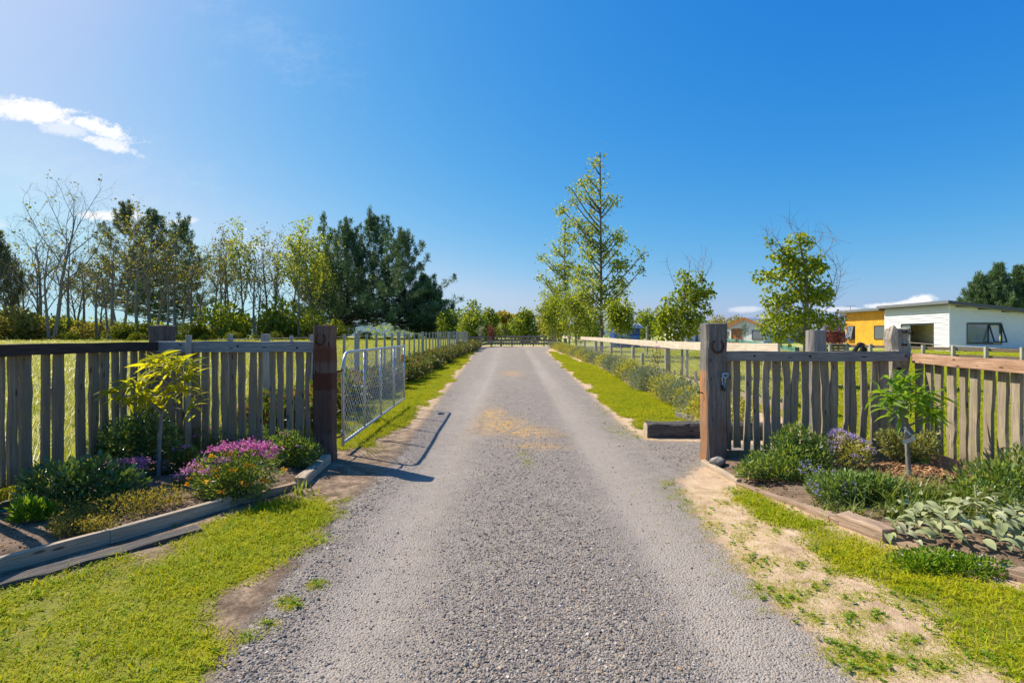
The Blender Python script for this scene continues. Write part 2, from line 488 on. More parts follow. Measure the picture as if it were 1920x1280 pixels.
def gatepost_mat(name, dark, light, kind):
    m = wood(name, dark, light, 'z', var=.05, scale=.9)
    T = NT(m.node_tree)
    bs = [n for n in T.n if n.type == 'BSDF_PRINCIPLED'][0]
    c = bs.inputs['Base Color'].links[0].from_socket
    co = T.node('ShaderNodeTexCoord').outputs['Object']
    s = T.node('ShaderNodeSeparateXYZ'); T.set(s.inputs[0], co)
    nz = T.noise(T.mapping(co, (14, 14, 3)), 1.0, 5, .7)
    z = T.math('ADD', s.outputs[2], T.math('MULTIPLY', T.math('SUBTRACT', nz, .5), .05))
    if kind == 'left':
        def band(a, b, e=.015): return T.math('MULTIPLY', T.smooth(z, a - e, a + e), T.smooth(z, b + e, b - e))
        red = (.12, .042, .022)
        c = T.mix(T.math('MULTIPLY', band(1.10, 1.27, .03), .85), c, red)
        c = T.mix(T.math('MULTIPLY', band(.79, .98, .006), .95), c, (.085, .028, .016))
        c = T.mix(T.math('MULTIPLY', band(.30, .80, .05), .55), c, (.075, .036, .024))
        c = T.mix(T.smooth(T.noise(T.mapping(co, (30, 30, 4)), 1, 4, .7), .5, .62, 0, .35), c, red)
    else:
        east = T.smooth(s.outputs[0], -.095, -.11)
        low = T.smooth(z, 1.05, .98)
        c = T.mix(T.math('MULTIPLY', T.math('MULTIPLY', east, low), T.smooth(T.noise(T.mapping(co, (20, 20, 5)), 1.0, 5, .7), .38, .6, .25, .95)), c, (.44, .19, .06))
        st = T.math('MULTIPLY', T.smooth(nz, .48, .62), T.math('MULTIPLY', T.smooth(s.outputs[0], .01, .05), T.math('MULTIPLY', T.smooth(z, .15, .3), T.smooth(z, .8, .6))))
        c = T.mix(T.math('MULTIPLY', st, .75), c, (.15, .055, .025))
        c = T.mix(T.math('MULTIPLY', T.smooth(z, .75, .3), .35), c, (.17, .10, .06))
    T.set(bs.inputs['Base Color'], c)
    return m
M['gatepost_left'] = gatepost_mat('stained_gatepost', (.085, .052, .038), (.24, .165, .12), 'left')
M['gatepost_right'] = gatepost_mat('grey_gatepost', (.10, .09, .08), (.29, .265, .235), 'right')
M['galv'] = plain('galvanised_tube', (.52, .55, .58), .42, .5, .55, .15, 14)
M['wire'] = plain('fence_wire', (.74, .68, .60), .55, .4, .0, .15, 30)
M['rust'] = plain('rusted_iron', (.13, .055, .030), .85, .2, .2, .3, 40, .4)
M['rust_tag'] = plain('rusty_plate', (.50, .24, .08), .8, .2, .0, .2, 30)
M['rope'] = plain('pale_blue_rope', (.38, .52, .60), .8, .2, 0, .2, 60)
M['iron'] = plain('dark_iron', (.05, .045, .04), .6, .4, .5, .2, 30)
M['hole'] = plain('bolt_hole', (.02, .017, .015), .9, .1)
M['hose'] = plain('green_hose', (.0, .20, .125), .4, .5, 0, .2, 20)
M['plastic_tag'] = plain('white_plastic', (.66, .70, .74), .35, .5, 0, .05)
M['rock'] = plain('grey_rock', (.36, .33, .29), .9, .2, 0, .3, 25, .8, (.13, .12, .11))
M['teal'] = plain('teal_paint', (.10, .27, .22), .6, .4, 0, .2, 6)
M['bark_grey'] = barkmat('grey_bark', (.13, .115, .10), (.34, .31, .275), (.30, .31, .20))
M['bark_brown'] = barkmat('brown_bark', (.07, .052, .04), (.19, .15, .12))
M['bark_pale'] = barkmat('pale_bark', (.22, .19, .16), (.47, .43, .375), (.38, .38, .27))
M['bark_tan'] = barkmat('tan_bark', (.12, .10, .08), (.29, .25, .205), (.26, .26, .17))
M['bark_dark'] = barkmat('dark_bark', (.035, .028, .024), (.11, .09, .075))
M['twig'] = barkmat('bare_twig', (.16, .13, .12), (.33, .29, .27))
M['leaf_dark'] = leafmat('dark_glossy_leaf', [(0.061, 0.121, 0.041), (0.121, 0.213, 0.061), (0.204, 0.306, 0.096)], .22, .32, .6)
M['leaf_shrub'] = leafmat('mid_green_leaf', [(0.076, 0.151, 0.040), (0.165, 0.266, 0.056), (0.355, 0.416, 0.090)], .4, .38, .5)
M['leaf_lime'] = leafmat('lime_leaf', [(.10, .15, .018), (.17, .21, .022), (.27, .27, .03)], .5, .4, .4)
M['leaf_tree'] = leafmat('tree_leaf', [(0.132, 0.204, 0.025), (0.252, 0.336, 0.030), (0.457, 0.480, 0.048)], .52, .42, .4)
M['leaf_alder'] = leafmat('alder_leaf', [(0.144, 0.230, 0.052), (0.287, 0.373, 0.062), (0.546, 0.533, 0.081)], .5, .4, .45)
M['leaf_spring'] = leafmat('sparse_spring_leaf', [(.11, .13, .03), (.18, .19, .045), (.27, .245, .075)], .52, .5, .3)
M['leaf_far'] = leafmat('far_tree_leaf', [(0.142, 0.214, 0.044), (0.268, 0.361, 0.056), (0.472, 0.518, 0.078)], .5, .5, .3, obvar=.35)
M['leaf_olive'] = leafmat('olive_bush_leaf', [(0.204, 0.196, 0.060), (0.356, 0.315, 0.087), (0.518, 0.437, 0.137)], .5, .6, .2, obvar=.3)
M['needle'] = leafmat('pine_needle', [(0.056, 0.106, 0.047), (0.119, 0.196, 0.081), (0.243, 0.321, 0.125)], .18, .5, .35, tcol=(1.2, 1.2, .6))
M['needle_b'] = leafmat('brownish_pine_needle', [(0.084, 0.106, 0.043), (0.154, 0.184, 0.065), (0.311, 0.297, 0.106)], .2, .5, .35, tcol=(1.2, 1.2, .6))
M['leaf_hedge'] = leafmat('red_tipped_hedge_leaf', [(.05, .10, .02), (.09, .17, .03), (.14, .21, .04), (.17, .20, .05), (.27, .13, .07), (.34, .24, .17)], .36, .4, .5)
M['leaf_silver'] = leafmat('silver_shrub_leaf', [(.21, .24, .135), (.32, .345, .205), (.46, .47, .31)], .25, .6, .2, tcol=(1.1, 1.1, .7))
M['leaf_gold'] = leafmat('gold_shrub_leaf', [(0.215, 0.251, 0.054), (0.431, 0.431, 0.090), (0.754, 0.682, 0.215)], .35, .5, .3)
M['leaf_varieg'] = leafmat('variegated_leaf', [(.10, .15, .04), (.27, .30, .09), (.50, .46, .17)], .3, .4, .4)
M['leaf_cover'] = leafmat('dry_cover_leaf', [(0.109, 0.127, 0.033), (0.237, 0.227, 0.055), (0.419, 0.309, 0.100)], .4, .6, .2)
M['leaf_cat'] = leafmat('catmint_leaf', [(0.094, 0.164, 0.040), (0.187, 0.296, 0.078), (0.296, 0.406, 0.140)], .35, .5, .3)
M['leaf_weed'] = leafmat('weed_leaf', [(0.100, 0.200, 0.018), (0.186, 0.315, 0.023), (0.286, 0.415, 0.043)], .45, .45, .3)
M['strap'] = leafmat('strap_leaf', [(.10, .17, .03), (.18, .25, .05), (.30, .33, .10)], .45, .4, .4)
M['chestnut'] = leafmat('lance_leaf_yellow', [(0.273, 0.335, 0.022), (0.419, 0.462, 0.024), (0.587, 0.545, 0.042)], .6, .5, .25, obvar=.45)
M['chestnut2'] = leafmat('lance_leaf_green', [(0.169, 0.317, 0.026), (0.274, 0.443, 0.034), (0.423, 0.571, 0.053)], .55, .5, .25, obvar=.45)
M['lambsear'] = leafmat('felted_silver_leaf', [(.29, .33, .15), (.40, .43, .215), (.52, .53, .32)], .25, .85, .1, tcol=(1.0, 1.05, .7), obvar=.3)
M['petal_pink'] = leafmat('pink_petal', [(.50, .16, .36), (.60, .28, .47), (.68, .42, .56)], .35, .6, .2, tcol=(1.1, .9, 1))
M['petal_purple'] = leafmat('purple_petal', [(.46, .08, .28), (.62, .18, .40), (.70, .36, .52)], .35, .6, .2, tcol=(1.1, .9, 1.1))
M['petal_yellow'] = leafmat('orange_petal', [(.75, .28, .01), (.80, .42, .02), (.80, .52, .05)], .35, .6, .2, tcol=(1.1, 1, .6))
M['petal_red'] = leafmat('red_petal', [(.5, .02, .02), (.62, .04, .03)], .3, .6, .2, tcol=(1.1, .8, .8))
M['petal_lilac'] = leafmat('lilac_petal', [(.30, .24, .48), (.43, .36, .60), (.56, .48, .68)], .35, .6, .2, tcol=(1.1, 1, 1.1))
M['petal_blue'] = leafmat('violet_blue_petal', [(.27, .22, .42), (.38, .32, .52)], .3, .6, .2, tcol=(1, 1, 1.1))
M['petal_white'] = leafmat('pale_petal', [(.60, .55, .50), (.7, .66, .6)], .3, .6, .2, tcol=(1, 1, .9))
M['leaf_red'] = leafmat('red_maple_leaf', [(.15, .035, .03), (.26, .06, .045)], .4, .5, .3, tcol=(1.2, .7, .6))
M['grass_lawn'] = leafmat('lawn_grass_blade', [(.19, .27, .006), (.30, .36, .008), (.42, .44, .012), (.52, .48, .05)], .35, .6, .08, tcol=(1.5, 1.4, .3), turf=(1.4, (.44, .43, .015), (.17, .28, .008)))
M['grass_paddock'] = leafmat('paddock_grass_blade', [(.19, .25, .018), (.30, .345, .025), (.42, .42, .05), (.60, .57, .26)], .45, .42, .35, tcol=(1.4, 1.3, .4), turf=(.5, (.40, .40, .07), (.15, .24, .02)))
M['straw'] = leafmat('dry_straw', [(.42, .28, .10), (.55, .40, .18)], .3, .7, .2, tcol=(1, 1, .7))
M['stone'] = None

def stonemat():
    m, T, bs, out = mat('gravel_stone')
    r = T.attr('rnd'); rn = T.attr('tone', typ='INSTANCER')
    c = T.ramp(rn, [(0, (.095, .083, .076)), (.3, (.195, .17, .15)), (.62, (.305, .264, .225)), (.86, (.40, .34, .275)), (.93, (.45, .29, .15)), (1, (.64, .60, .55))])
    n = T.noise(T.node('ShaderNodeTexCoord').outputs['Object'], 3, 3, .6)
    c = T.mix(T.smooth(n, .4, .7, 0, .4), c, (.12, .115, .11))
    T.set(bs.inputs['Base Color'], c); bs.inputs['Roughness'].default_value = .85; bs.inputs['Specular IOR Level'].default_value = .25
    return m
M['stone'] = stonemat()

def groundmat():
    m, T, bs, out = mat('ground_surface')
    pos = T.node('ShaderNodeNewGeometry').outputs['Position']
    A = lambda k: T.attr(k)
    big = T.noise(pos, 1.3, 5, .6); mid = T.noise(pos, 7, 5, .65); fine = T.noise(pos, 60, 4, .65); vf = T.noise(pos, 220, 3, .6)
    # soil
    soil = T.ramp(mid, [(.3, (.10, .068, .046)), (.5, (.185, .13, .088)), (.72, (.28, .20, .14))])
    soil = T.mix(T.smooth(fine, .55, .75, 0, .45), soil, (.30, .215, .145))
    soil = T.mix(T.smooth(fine, .45, .3, 0, .6), soil, (.055, .04, .03))
    sand = T.ramp(mid, [(.3, (.38, .255, .155)), (.5, (.53, .375, .235)), (.7, (.64, .475, .315))])
    sand = T.mix(T.smooth(vf, .42, .3, 0, .5), sand, (.20, .14, .095))
    # gravel: two sizes of stones with dust between
    v1c = T.voro(pos, 92, 'Color'); v1d = T.voro(pos, 92, 'Distance')
    v2c = T.voro(pos, 210, 'Color'); v2d = T.voro(pos, 210, 'Distance')
    s1 = T.node('ShaderNodeSeparateColor'); T.set(s1.inputs[0], v1c)
    s2 = T.node('ShaderNodeSeparateColor'); T.set(s2.inputs[0], v2c)
    stops = [(0, (.09, .08, .074)), (.35, (.205, .178, .156)), (.65, (.31, .275, .244)), (.88, (.41, .36, .31)), (.94, (.45, .30, .16)), (1, (.64, .60, .55))]
    g1 = T.ramp(s1.outputs[0], stops); g2 = T.ramp(s2.outputs[1], stops)
    dust = T.ramp(mid, [(.3, (.25, .213, .182)), (.7, (.37, .32, .272))])
    coarse = A('m_coarse')
    fdust = T.math('ADD', T.math('MULTIPLY', T.math('SUBTRACT', big, .5), .7), T.math('SUBTRACT', .66, T.math('MULTIPLY', coarse, .5)))
    gr = T.mix(T.smooth(v1d, .42, .2, 0, 1), g2, g1)
    keep = T.smooth(T.math('ADD', s1.outputs[1], T.math('MULTIPLY', T.math('SUBTRACT', fine, .5), .4)), T.math('ADD', fdust, .03), T.math('SUBTRACT', fdust, .03))
    keep2 = T.smooth(s2.outputs[2], T.math('SUBTRACT', fdust, -.0), T.math('ADD', fdust, .12))
    dusty = T.mix(T.math('MULTIPLY', T.smooth(v2d, .5, .25), .55), dust, g2)
    gravel = T.mix(T.math('MULTIPLY', T.smooth(v1d, .5, .32), T.smooth(T.math('SUBTRACT', s1.outputs[1], fdust), -.05, .05)), dusty, gr)
    gravel = T.mix(T.smooth(fine, .5, .36, 0, .5), gravel, (.105, .10, .10))
    gravel = T.mix(T.math('MULTIPLY', T.smooth(big, .5, .75, 0, .45), T.math('SUBTRACT', 1, coarse)), gravel, (.42, .36, .30))
    gravel = T.mix(T.math('MULTIPLY', T.smooth(coarse, .45, .0), T.math('MULTIPLY', A('m_rut'), .55)), gravel, (.405, .352, .30))
    straw = T.math('MULTIPLY', A('m_straw'), T.smooth(T.noise(pos, 9, 6, .7), .42, .56))
    gravel = T.mix(straw, gravel, T.mix(vf, (.42, .24, .08), (.66, .43, .17)))
    green = T.ramp(mid, [(.3, (.13, .135, .02)), (.5, (.19, .19, .03)), (.7, (.27, .235, .07))])
    wob = T.math('ADD', T.math('MULTIPLY', T.math('SUBTRACT', mid, .5), .9), T.math('MULTIPLY', T.math('SUBTRACT', fine, .5), .7))
    def e(k, w=.16): return T.smooth(T.math('ADD', A(k), wob), .5 - w, .5 + w)
    c = T.mix(e('m_sand', .3), soil, sand)
    c = T.mix(e('m_gravel', .2), c, gravel)
    c = T.mix(e('m_grass', .25), c, green)
    far = T.mix(T.smooth(T.noise(pos, .9, 5, .65), .4, .62), T.ramp(T.noise(pos, .16, 4, .6), [(.35, (.20, .25, .022)), (.65, (.36, .36, .07))]), (.42, .42, .16))
    c = T.mix(A('m_far'), c, far)
    T.set(bs.inputs['Base Color'], c); bs.inputs['Roughness'].default_value = .95; bs.inputs['Specular IOR Level'].default_value = .15
    hg = T.math('ADD', T.math('MULTIPLY', v1d, -.9), T.math('ADD', T.math('MULTIPLY', v2d, -.35), T.math('MULTIPLY', fine, .6)))
    hs = T.math('ADD', T.math('MULTIPLY', mid, .6), T.math('ADD', T.math('MULTIPLY', fine, .9), T.math('MULTIPLY', vf, .3)))
    hm = T.node('ShaderNodeMix', data_type='FLOAT'); T.set(hm.inputs[0], e('m_gravel')); T.set(hm.inputs[2], hs); T.set(hm.inputs[3], hg)
    bump(T, bs, hm.outputs[0], .9, .012)
    return m
M['ground'] = groundmat()

# ------------------------------------------------------------------ ground layout (ground points behind photo features)
Lg = [(400, 1280), (470, 1170), (560, 1050), (640, 955), (700, 905), (735, 868), (790, 800), (832, 740), (862, 702), (885, 672), (893, 658)]
Rg = [(1600, 1280), (1505, 1175), (1400, 1080), (1330, 1000), (1285, 935), (1268, 900), (1312, 872), (1480, 862), (1480, 836), (1212, 826), (1160, 792), (1110, 742), (1070, 702), (1038, 672), (1024, 660)]
drive = np.vstack([[(-1.15, -4), (-1.15, 1.5)], WP(Lg), [(-4.2, 42), (-9, 43.5), (-9, 46.5), (14, 46.8), (14, 43.5), (3.2, 42)], WP(Rg)[::-1], [(1.45, 1.5), (1.6, -4)]])
lawnL = WP([(-700, 1290), (-300, 1160), (0, 1104), (150, 1062), (300, 1012), (420, 968), (520, 938), (605, 928), (632, 950), (600, 1010), (545, 1060), (500, 1100), (430, 1180), (370, 1270), (330, 1400), (-700, 1500)])
lawnR = WP([(1342, 898), (1400, 915), (1500, 962), (1560, 992), (1650, 1030), (1720, 1062), (1850, 1098), (2100, 1160), (2500, 1300), (2500, 1500), (2080, 1420), (1910, 1300), (1850, 1255), (1740, 1180), (1640, 1115), (1560, 1070), (1490, 1015), (1420, 962), (1370, 925)])
vergeL = np.vstack([WP([(632, 842), (690, 838), (735, 805), (785, 762), (818, 728), (850, 697), (876, 668), (886, 656)]), [(-3.2, 42), (-3.3, 30), (-3.15, 16), (-2.9, 9), (-2.9, 6.6)]])
vergeR = np.vstack([WP([(1035, 660), (1062, 686), (1112, 726), (1160, 768), (1205, 800), (1262, 797)]), WP([(1285, 788), (1240, 752), (1180, 722), (1115, 690), (1058, 668)])])
bedL = np.vstack([WP([(617, 868), (560, 918), (430, 955), (200, 1015), (0, 1070), (-300, 1140)]), [(-4.1, 2.4), (-4.1, 5.9), (-2.1, 5.9)]])
bedR = np.vstack([WP([(1318, 870), (1440, 925), (1560, 968), (1660, 1010), (1790, 1050), (1920, 1085), (2100, 1130)]), [(4.2, 2.6), (4.3, 5.9), (2.3, 5.9)]])

def axis(segs):
    out = [segs[0][0]]
    for a, b, st in segs:
        n = max(1, int(round((b - a) / st)))
        out += list(np.linspace(a, b, n + 1)[1:])
    return np.array(out)
xs = axis([(-2400, -300, 300), (-300, -60, 24), (-60, -12, 2), (-12, -5, .3), (-5, 5, .05), (5, 12, .3), (12, 60, 2), (60, 300, 24), (300, 2400, 300)])
ys = axis([(-40, -4, 4), (-4, 1.4, .4), (1.4, 8, .05), (8, 16, .12), (16, 50, .5), (50, 110, 3), (110, 400, 30), (400, 4000, 400)])
gx, gy = np.meshgrid(xs, ys)
gx_, gy_ = gx.ravel(), gy.ravel()
near = (np.abs(gx_) < 25) & (gy_ < 70)
def mask(poly, soft):
    o = np.full(gx_.shape, -9.0); o[near] = sdist(poly, gx_[near], gy_[near])
    return np.clip(.5 + o / (2 * soft), 0, 1), o
mg, dg_ = mask(drive, .22)
yard = np.array([(11, 38), (27, 38), (30, 64), (14, 64)])
my, dy_ = mask(yard, 1.0)
mg = np.maximum(mg, my)
mL, _1 = mask(lawnL, .2); mR, _2 = mask(lawnR, .2); mvL, _3 = mask(vergeL, .3); mvR, _4 = mask(vergeR, .3)
def inner(o, s_, k):   # ground under the grass, kept a little inside its ragged edge
    nn = fbm(gx_ * (2.2 if k < 4 else 1.2), gy_ * (2.2 if k < 4 else 1.2), k + 3, 3); return np.clip(.5 + (o + (nn - .5) * .75 - s_) / .3, 0, 1)
mL, mR, mvL, mvR = inner(_1, .20, 1), inner(_2, .10, 2), inner(_3, -.03, 4), inner(_4, -.03, 5)
mbL, dbL = mask(bedL, .05); mbR, dbR = mask(bedR, .05)
padL = 1 / (1 + np.exp(-(-3.9 - gx_) * 4)) * (gy_ > 3) * (1 - mbL)
padR = 1 / (1 + np.exp(-(gx_ - 5.3) * 4)) * (1 - mbR) * (1 - my)
behind = np.clip((gy_ - 48.5) / 1.5, 0, 1) * (1 - my)
far = np.clip(np.maximum(np.maximum(padL, padR), behind), 0, 1) * np.clip(1 - mg * 2, 0, 1)
ms = np.clip(1 - mbL - mbR, 0, 1)
sandy = np.clip(.30 + .55 * (gx_ > 0) + .35 * np.clip((gy_ - 6) / 3, 0, 1), 0, 1) * ms
mgrass = np.maximum.reduce([mL, mR, mvL, mvR])
cx = np.interp(gy_, [0, 5, 40], [.08, .03, 0]); hw = np.interp(gy_, [0, 8, 40], [.62, .62, 1.0])
coarse = np.clip(1.25 - np.abs(gx_ - cx - .12) / hw, 0, 1)
coarse = np.maximum(coarse, np.clip(1 - np.abs(dg_ - .12) / .28, 0, 1) * .9 * (gx_ < 0))
coarse = np.maximum(coarse, .8 * ((gx_ > 1.7) & (dg_ > 0) & (gy_ > 5) & (gy_ < 8)))
coarse = np.clip(coarse * (.55 + .9 * fbm(gx_ * 1.3, gy_ * .5, 9)), 0, 1)
def blob(px, py, ax, ay):
    c = W(px, py); return np.clip(1.3 - np.hypot((gx_ - c[0]) / ax, (gy_ - c[1]) / ay), 0, 1)
mstraw = np.maximum.reduce([blob(940, 795, .45, .9), blob(985, 808, .5, .5), blob(925, 775, .25, .8), blob(1010, 835, .4, .25) * .8, blob(960, 700, .4, 1.2) * .7])
gzv = gz(gx_, gy_) + np.clip(dbL, 0, .25) * .25 * (dbL > 0) + np.clip(dbR, 0, .25) * .25 * (dbR > 0)
mc = W(1715, 905); gzv = gzv + .10 * np.exp(-(((gx_ - mc[0]) / .42) ** 2 + ((gy_ - mc[1]) / .35) ** 2))
gzv = gzv - .025 * np.clip(1 - np.abs(np.abs(gx_ - .05) - .85) / .4, 0, 1) * (gy_ < 40) * (mg > .5)
def bedz(x, y):
    x = np.asarray(x, float); y = np.asarray(y, float)
    a = sdist(bedL, x, y); b = sdist(bedR, x, y)
    return gz(x, y) + np.clip(a, 0, .25) * .25 + np.clip(b, 0, .25) * .25 + .10 * np.exp(-(((x - mc[0]) / .42) ** 2 + ((y - mc[1]) / .35) ** 2))

GV = np.stack([gx_, gy_, gzv], 1)
nx, ny = len(xs), len(ys)
idx = np.arange(nx * ny).reshape(ny, nx)
GF = np.stack([idx[:-1, :-1].ravel(), idx[:-1, 1:].ravel(), idx[1:, 1:].ravel(), idx[1:, :-1].ravel()], 1)
fc = lambda a: a[GF].mean(1)
is_drive = fc(mg) > .5
is_bed = (fc(np.maximum(mbL, mbR)) > .5) & ~is_drive
mrut = np.clip(1.2 - np.abs(np.abs(gx_ - .08) - .92) / .42, 0, 1) * (mg > .3) * (.5 + .8 * fbm(gx_ * 1.1, gy_ * .4, 44))
attrs = {'m_rut': mrut, 'm_gravel': mg, 'm_sand': sandy, 'm_grass': mgrass, 'm_far': far, 'm_coarse': coarse, 'm_straw': mstraw}
def ground_piece(name, sel, label):
    F = GF[sel]; u, inv = np.unique(F, return_inverse=True)
    me = mesh(name, GV[u], inv.reshape(F.shape).astype(np.int32), M['ground'], smooth=True)
    for k, a in attrs.items():
        at = me.attributes.new(k, 'FLOAT', 'POINT'); at.data.foreach_set('value', a[u].astype(np.float32))
    o = bpy.data.objects.new(name, me); COL.objects.link(o)
    return tag(o, label, kind='structure')
ground_piece('ground', ~is_drive & ~is_bed, 'sandy and grassy ground around the gravel drive reaching to the horizon')
ground_piece('gravel_driveway', is_drive, 'straight grey gravel drive running through the gateway')
ground_piece('garden_soil', is_bed, 'brown soil of the garden beds in front of the paling fences')

# ------------------------------------------------------------------ scatter (grass, stones, mulch)
def clump(name, n, rad, hmin, hmax, wid, matl, seed, lean=.5, seg=2):
    r = np.random.default_rng(seed); V = []; F = []; Rr = []
    for i in range(n):
        a = r.random() * 2 * math.pi; q = rad * math.sqrt(r.random())
        p = np.array([q * math.cos(a), q * math.sin(a), -.01]); h = r.uniform(hmin, hmax)
        b = r.random() * 2 * math.pi; ln = r.uniform(.15, 1) * lean * h; dv = np.array([math.cos(b), math.sin(b), 0])
        sd = np.array([-math.sin(b + r.normal(0, .6)), math.cos(b), 0]); w = wid * r.uniform(.6, 1.2)
        k = len(V)
        for j in range(seg):
            t = j / seg; c = p + np.array([0, 0, h]) * t + dv * ln * t * t
            V += [c - sd * w * (1 - .45 * t) / 2, c + sd * w * (1 - .45 * t) / 2]
        V.append(p + np.array([0, 0, h * (1 - .25 * ln / h)]) + dv * ln)
        for j in range(seg - 1): F.append((k + 2 * j, k + 2 * j + 1, k + 2 * j + 3, k + 2 * j + 2))
        F.append((k + 2 * seg - 2, k + 2 * seg - 1, k + 2 * seg))
        v = r.random() ** 1.0
        Rr += [v] * (2 * seg + 1)
    return bpy.data.objects.new(name, mesh(name, V, F, matl, Rr))

def collection(name, obs):
    c = bpy.data.collections.new(name)
    for o in obs: c.objects.link(o)
    return c

def scatter(name, pts, rot, scl, idx, coll, label, cat=None, tone=None):
    me = bpy.data.meshes.new(name); n = len(pts)
    me.vertices.add(n); me.vertices.foreach_set('co', np.asarray(pts, np.float32).ravel())
    a = me.attributes.new('rot', 'FLOAT_VECTOR', 'POINT'); a.data.foreach_set('vector', np.asarray(rot, np.float32).ravel())
    a = me.attributes.new('scl', 'FLOAT_VECTOR', 'POINT'); a.data.foreach_set('vector', np.asarray(scl, np.float32).ravel())
    a = me.attributes.new('idx', 'INT', 'POINT'); a.data.foreach_set('value', np.asarray(idx, np.int32))
    a = me.attributes.new('tone', 'FLOAT', 'POINT'); a.data.foreach_set('value', np.asarray(rng.random(n) if tone is None else tone, np.float32))
    o = bpy.data.objects.new(name, me); COL.objects.link(o)
    ng = bpy.data.node_groups.new(name + '_scatter', 'GeometryNodeTree')
    ng.interface.new_socket('Geometry', in_out='INPUT', socket_type='NodeSocketGeometry')
    ng.interface.new_socket('Geometry', in_out='OUTPUT', socket_type='NodeSocketGeometry')
    N = ng.nodes; Lk = ng.links
    gi = N.new('NodeGroupInput'); go = N.new('NodeGroupOutput'); ip = N.new('GeometryNodeInstanceOnPoints')
    ci = N.new('GeometryNodeCollectionInfo'); ci.inputs['Collection'].default_value = coll
    ci.inputs['Separate Children'].default_value = True; ci.inputs['Reset Children'].default_value = True
    def na(nm, dt):
        q = N.new('GeometryNodeInputNamedAttribute'); q.data_type = dt; q.inputs['Name'].default_value = nm
        return [s for s in q.outputs if s.enabled and s.name == 'Attribute'][0]
    e2r = N.new('FunctionNodeEulerToRotation')
    Lk.new(gi.outputs[0], ip.inputs['Points']); Lk.new(ci.outputs[0], ip.inputs['Instance']); ip.inputs['Pick Instance'].default_value = True
    Lk.new(na('idx', 'INT'), ip.inputs['Instance Index']); Lk.new(na('rot', 'FLOAT_VECTOR'), e2r.inputs[0]); Lk.new(e2r.outputs[0], ip.inputs['Rotation'])
    Lk.new(na('scl', 'FLOAT_VECTOR'), ip.inputs['Scale']); Lk.new(ip.outputs[0], go.inputs[0])
    md = o.modifiers.new('scatter', 'NODES'); md.node_group = ng
    return tag(o, label, cat, kind='stuff')

def grass_field(name, coll, ncl, x, y, z, s, label, tilt=.12, zs=None):
    n = len(x); rot = np.stack([rng.normal(0, tilt, n), rng.normal(0, tilt, n), rng.random(n) * 6.283], 1)
    s = np.broadcast_to(s, n); zz = s if zs is None else s * zs
    return scatter(name, np.stack([x, y, z], 1), rot, np.stack([s, s, zz], 1), rng.integers(0, ncl, n), coll, label, 'grass')

short_c = collection('short_grass_clumps', [clump('short_grass_%d' % i, 24, .07, .010, .030, .0048, M['grass_lawn'], i, 2.0) for i in range(6)])
blade_c = collection('long_grass_blades', [clump('long_blades_%d' % i, 9, .05, .03, .075, .0055, M['grass_lawn'], 60 + i, 1.1, 3) for i in range(5)])
tall_c = collection('tall_grass_clumps', [clump('tall_grass_%d' % i, 26, .16, .14, .36, .012, M['grass_paddock'], 20 + i, .75, 3) for i in range(5)])
mid_c = collection('mid_grass_clumps', [clump('mid_grass_%d' % i, 24, .10, .03, .085, .011, M['grass_lawn'], 40 + i, .8) for i in range(5)])

def sample(poly, dens, edge=.12, seed=0, nscale=2.2, grow=0.0, thin=0.0):
    lo, hi = poly.min(0) - grow, poly.max(0) + grow; n = int((hi[0] - lo[0]) * (hi[1] - lo[1]) * dens)
    x = rng.uniform(lo[0], hi[0], n); y = rng.uniform(lo[1], hi[1], n)
    d = sdist(poly, x, y) + grow
    nn = fbm(x * nscale, y * nscale, seed + 3, 3)
    keep = (d + (nn - .5) * .75 + rng.normal(0, .03, n) > 0) & (rng.random(n) < np.clip(.55 + (d + (nn - .5) * .3) / edge, 0, 1))
    keep &= sdist(drive, x, y) < .12
    if thin: keep &= rng.random(n) < np.clip(1.0 - thin + thin * 3.2 * (fbm(x * 5.5, y * 5.5, 57, 2) - .28), .06, 1)
    return x[keep], y[keep], nn[keep]

xa, ya, na_ = sample(lawnL, 1600, .12, 1, grow=-.09, thin=.75); vis = (np.abs(xa) < ya * 1.06 + .3) & (ya > 1.7); xa, ya, na_ = xa[vis], ya[vis], na_[vis]
xb, yb, nb_ = sample(lawnR, 1600, .16, 2, grow=.02, thin=.7); vis = (np.abs(xb) < yb * 1.06 + .3) & (yb > 1.7); xb, yb, nb_ = xb[vis], yb[vis], nb_[vis]
clear = (sdist(bedL, xa, ya) < -.05); xa, ya, na_ = xa[clear], ya[clear], na_[clear]
grass_field('lawn_grass', short_c, 6, np.r_[xa], np.r_[ya], gz(xa, ya), .6 + .9 * na_ * rng.uniform(.6, 1.4, len(xa)) ** 2, 'bright yellow green lawn in the left foreground below the garden edging')
clear = (sdist(bedR, xb, yb) < -.02); xb, yb, nb_ = xb[clear], yb[clear], nb_[clear]
grass_field('lawn_grass', short_c, 6, xb, yb, gz(xb, yb), .6 + .9 * nb_ * rng.uniform(.6, 1.4, len(xb)) ** 2, 'sunlit grass strip in the right foreground beside the sandy verge')
for poly, lb, sd in ((lawnL, 'longer grass blades standing in the left foreground lawn', 21), (lawnR, 'longer grass blades standing in the right foreground grass', 22)):
    x, y, nn = sample(poly, 330, .2, sd - 20, 2.2, grow=-.05); vis = (np.abs(x) < y * 1.08 + .2) & (y > 1.7) & (sdist(bedL, x, y) < -.04) & (sdist(bedR, x, y) < -.02) & (rng.random(len(x)) < np.clip(2.2 * fbm(x * 3, y * 3, 77) - .55, .08, 1)); x, y, nn = x[vis], y[vis], nn[vis]
    grass_field('long_grass', blade_c, 5, x, y, gz(x, y), rng.uniform(.5, 1.15, len(x)), lb, .2)
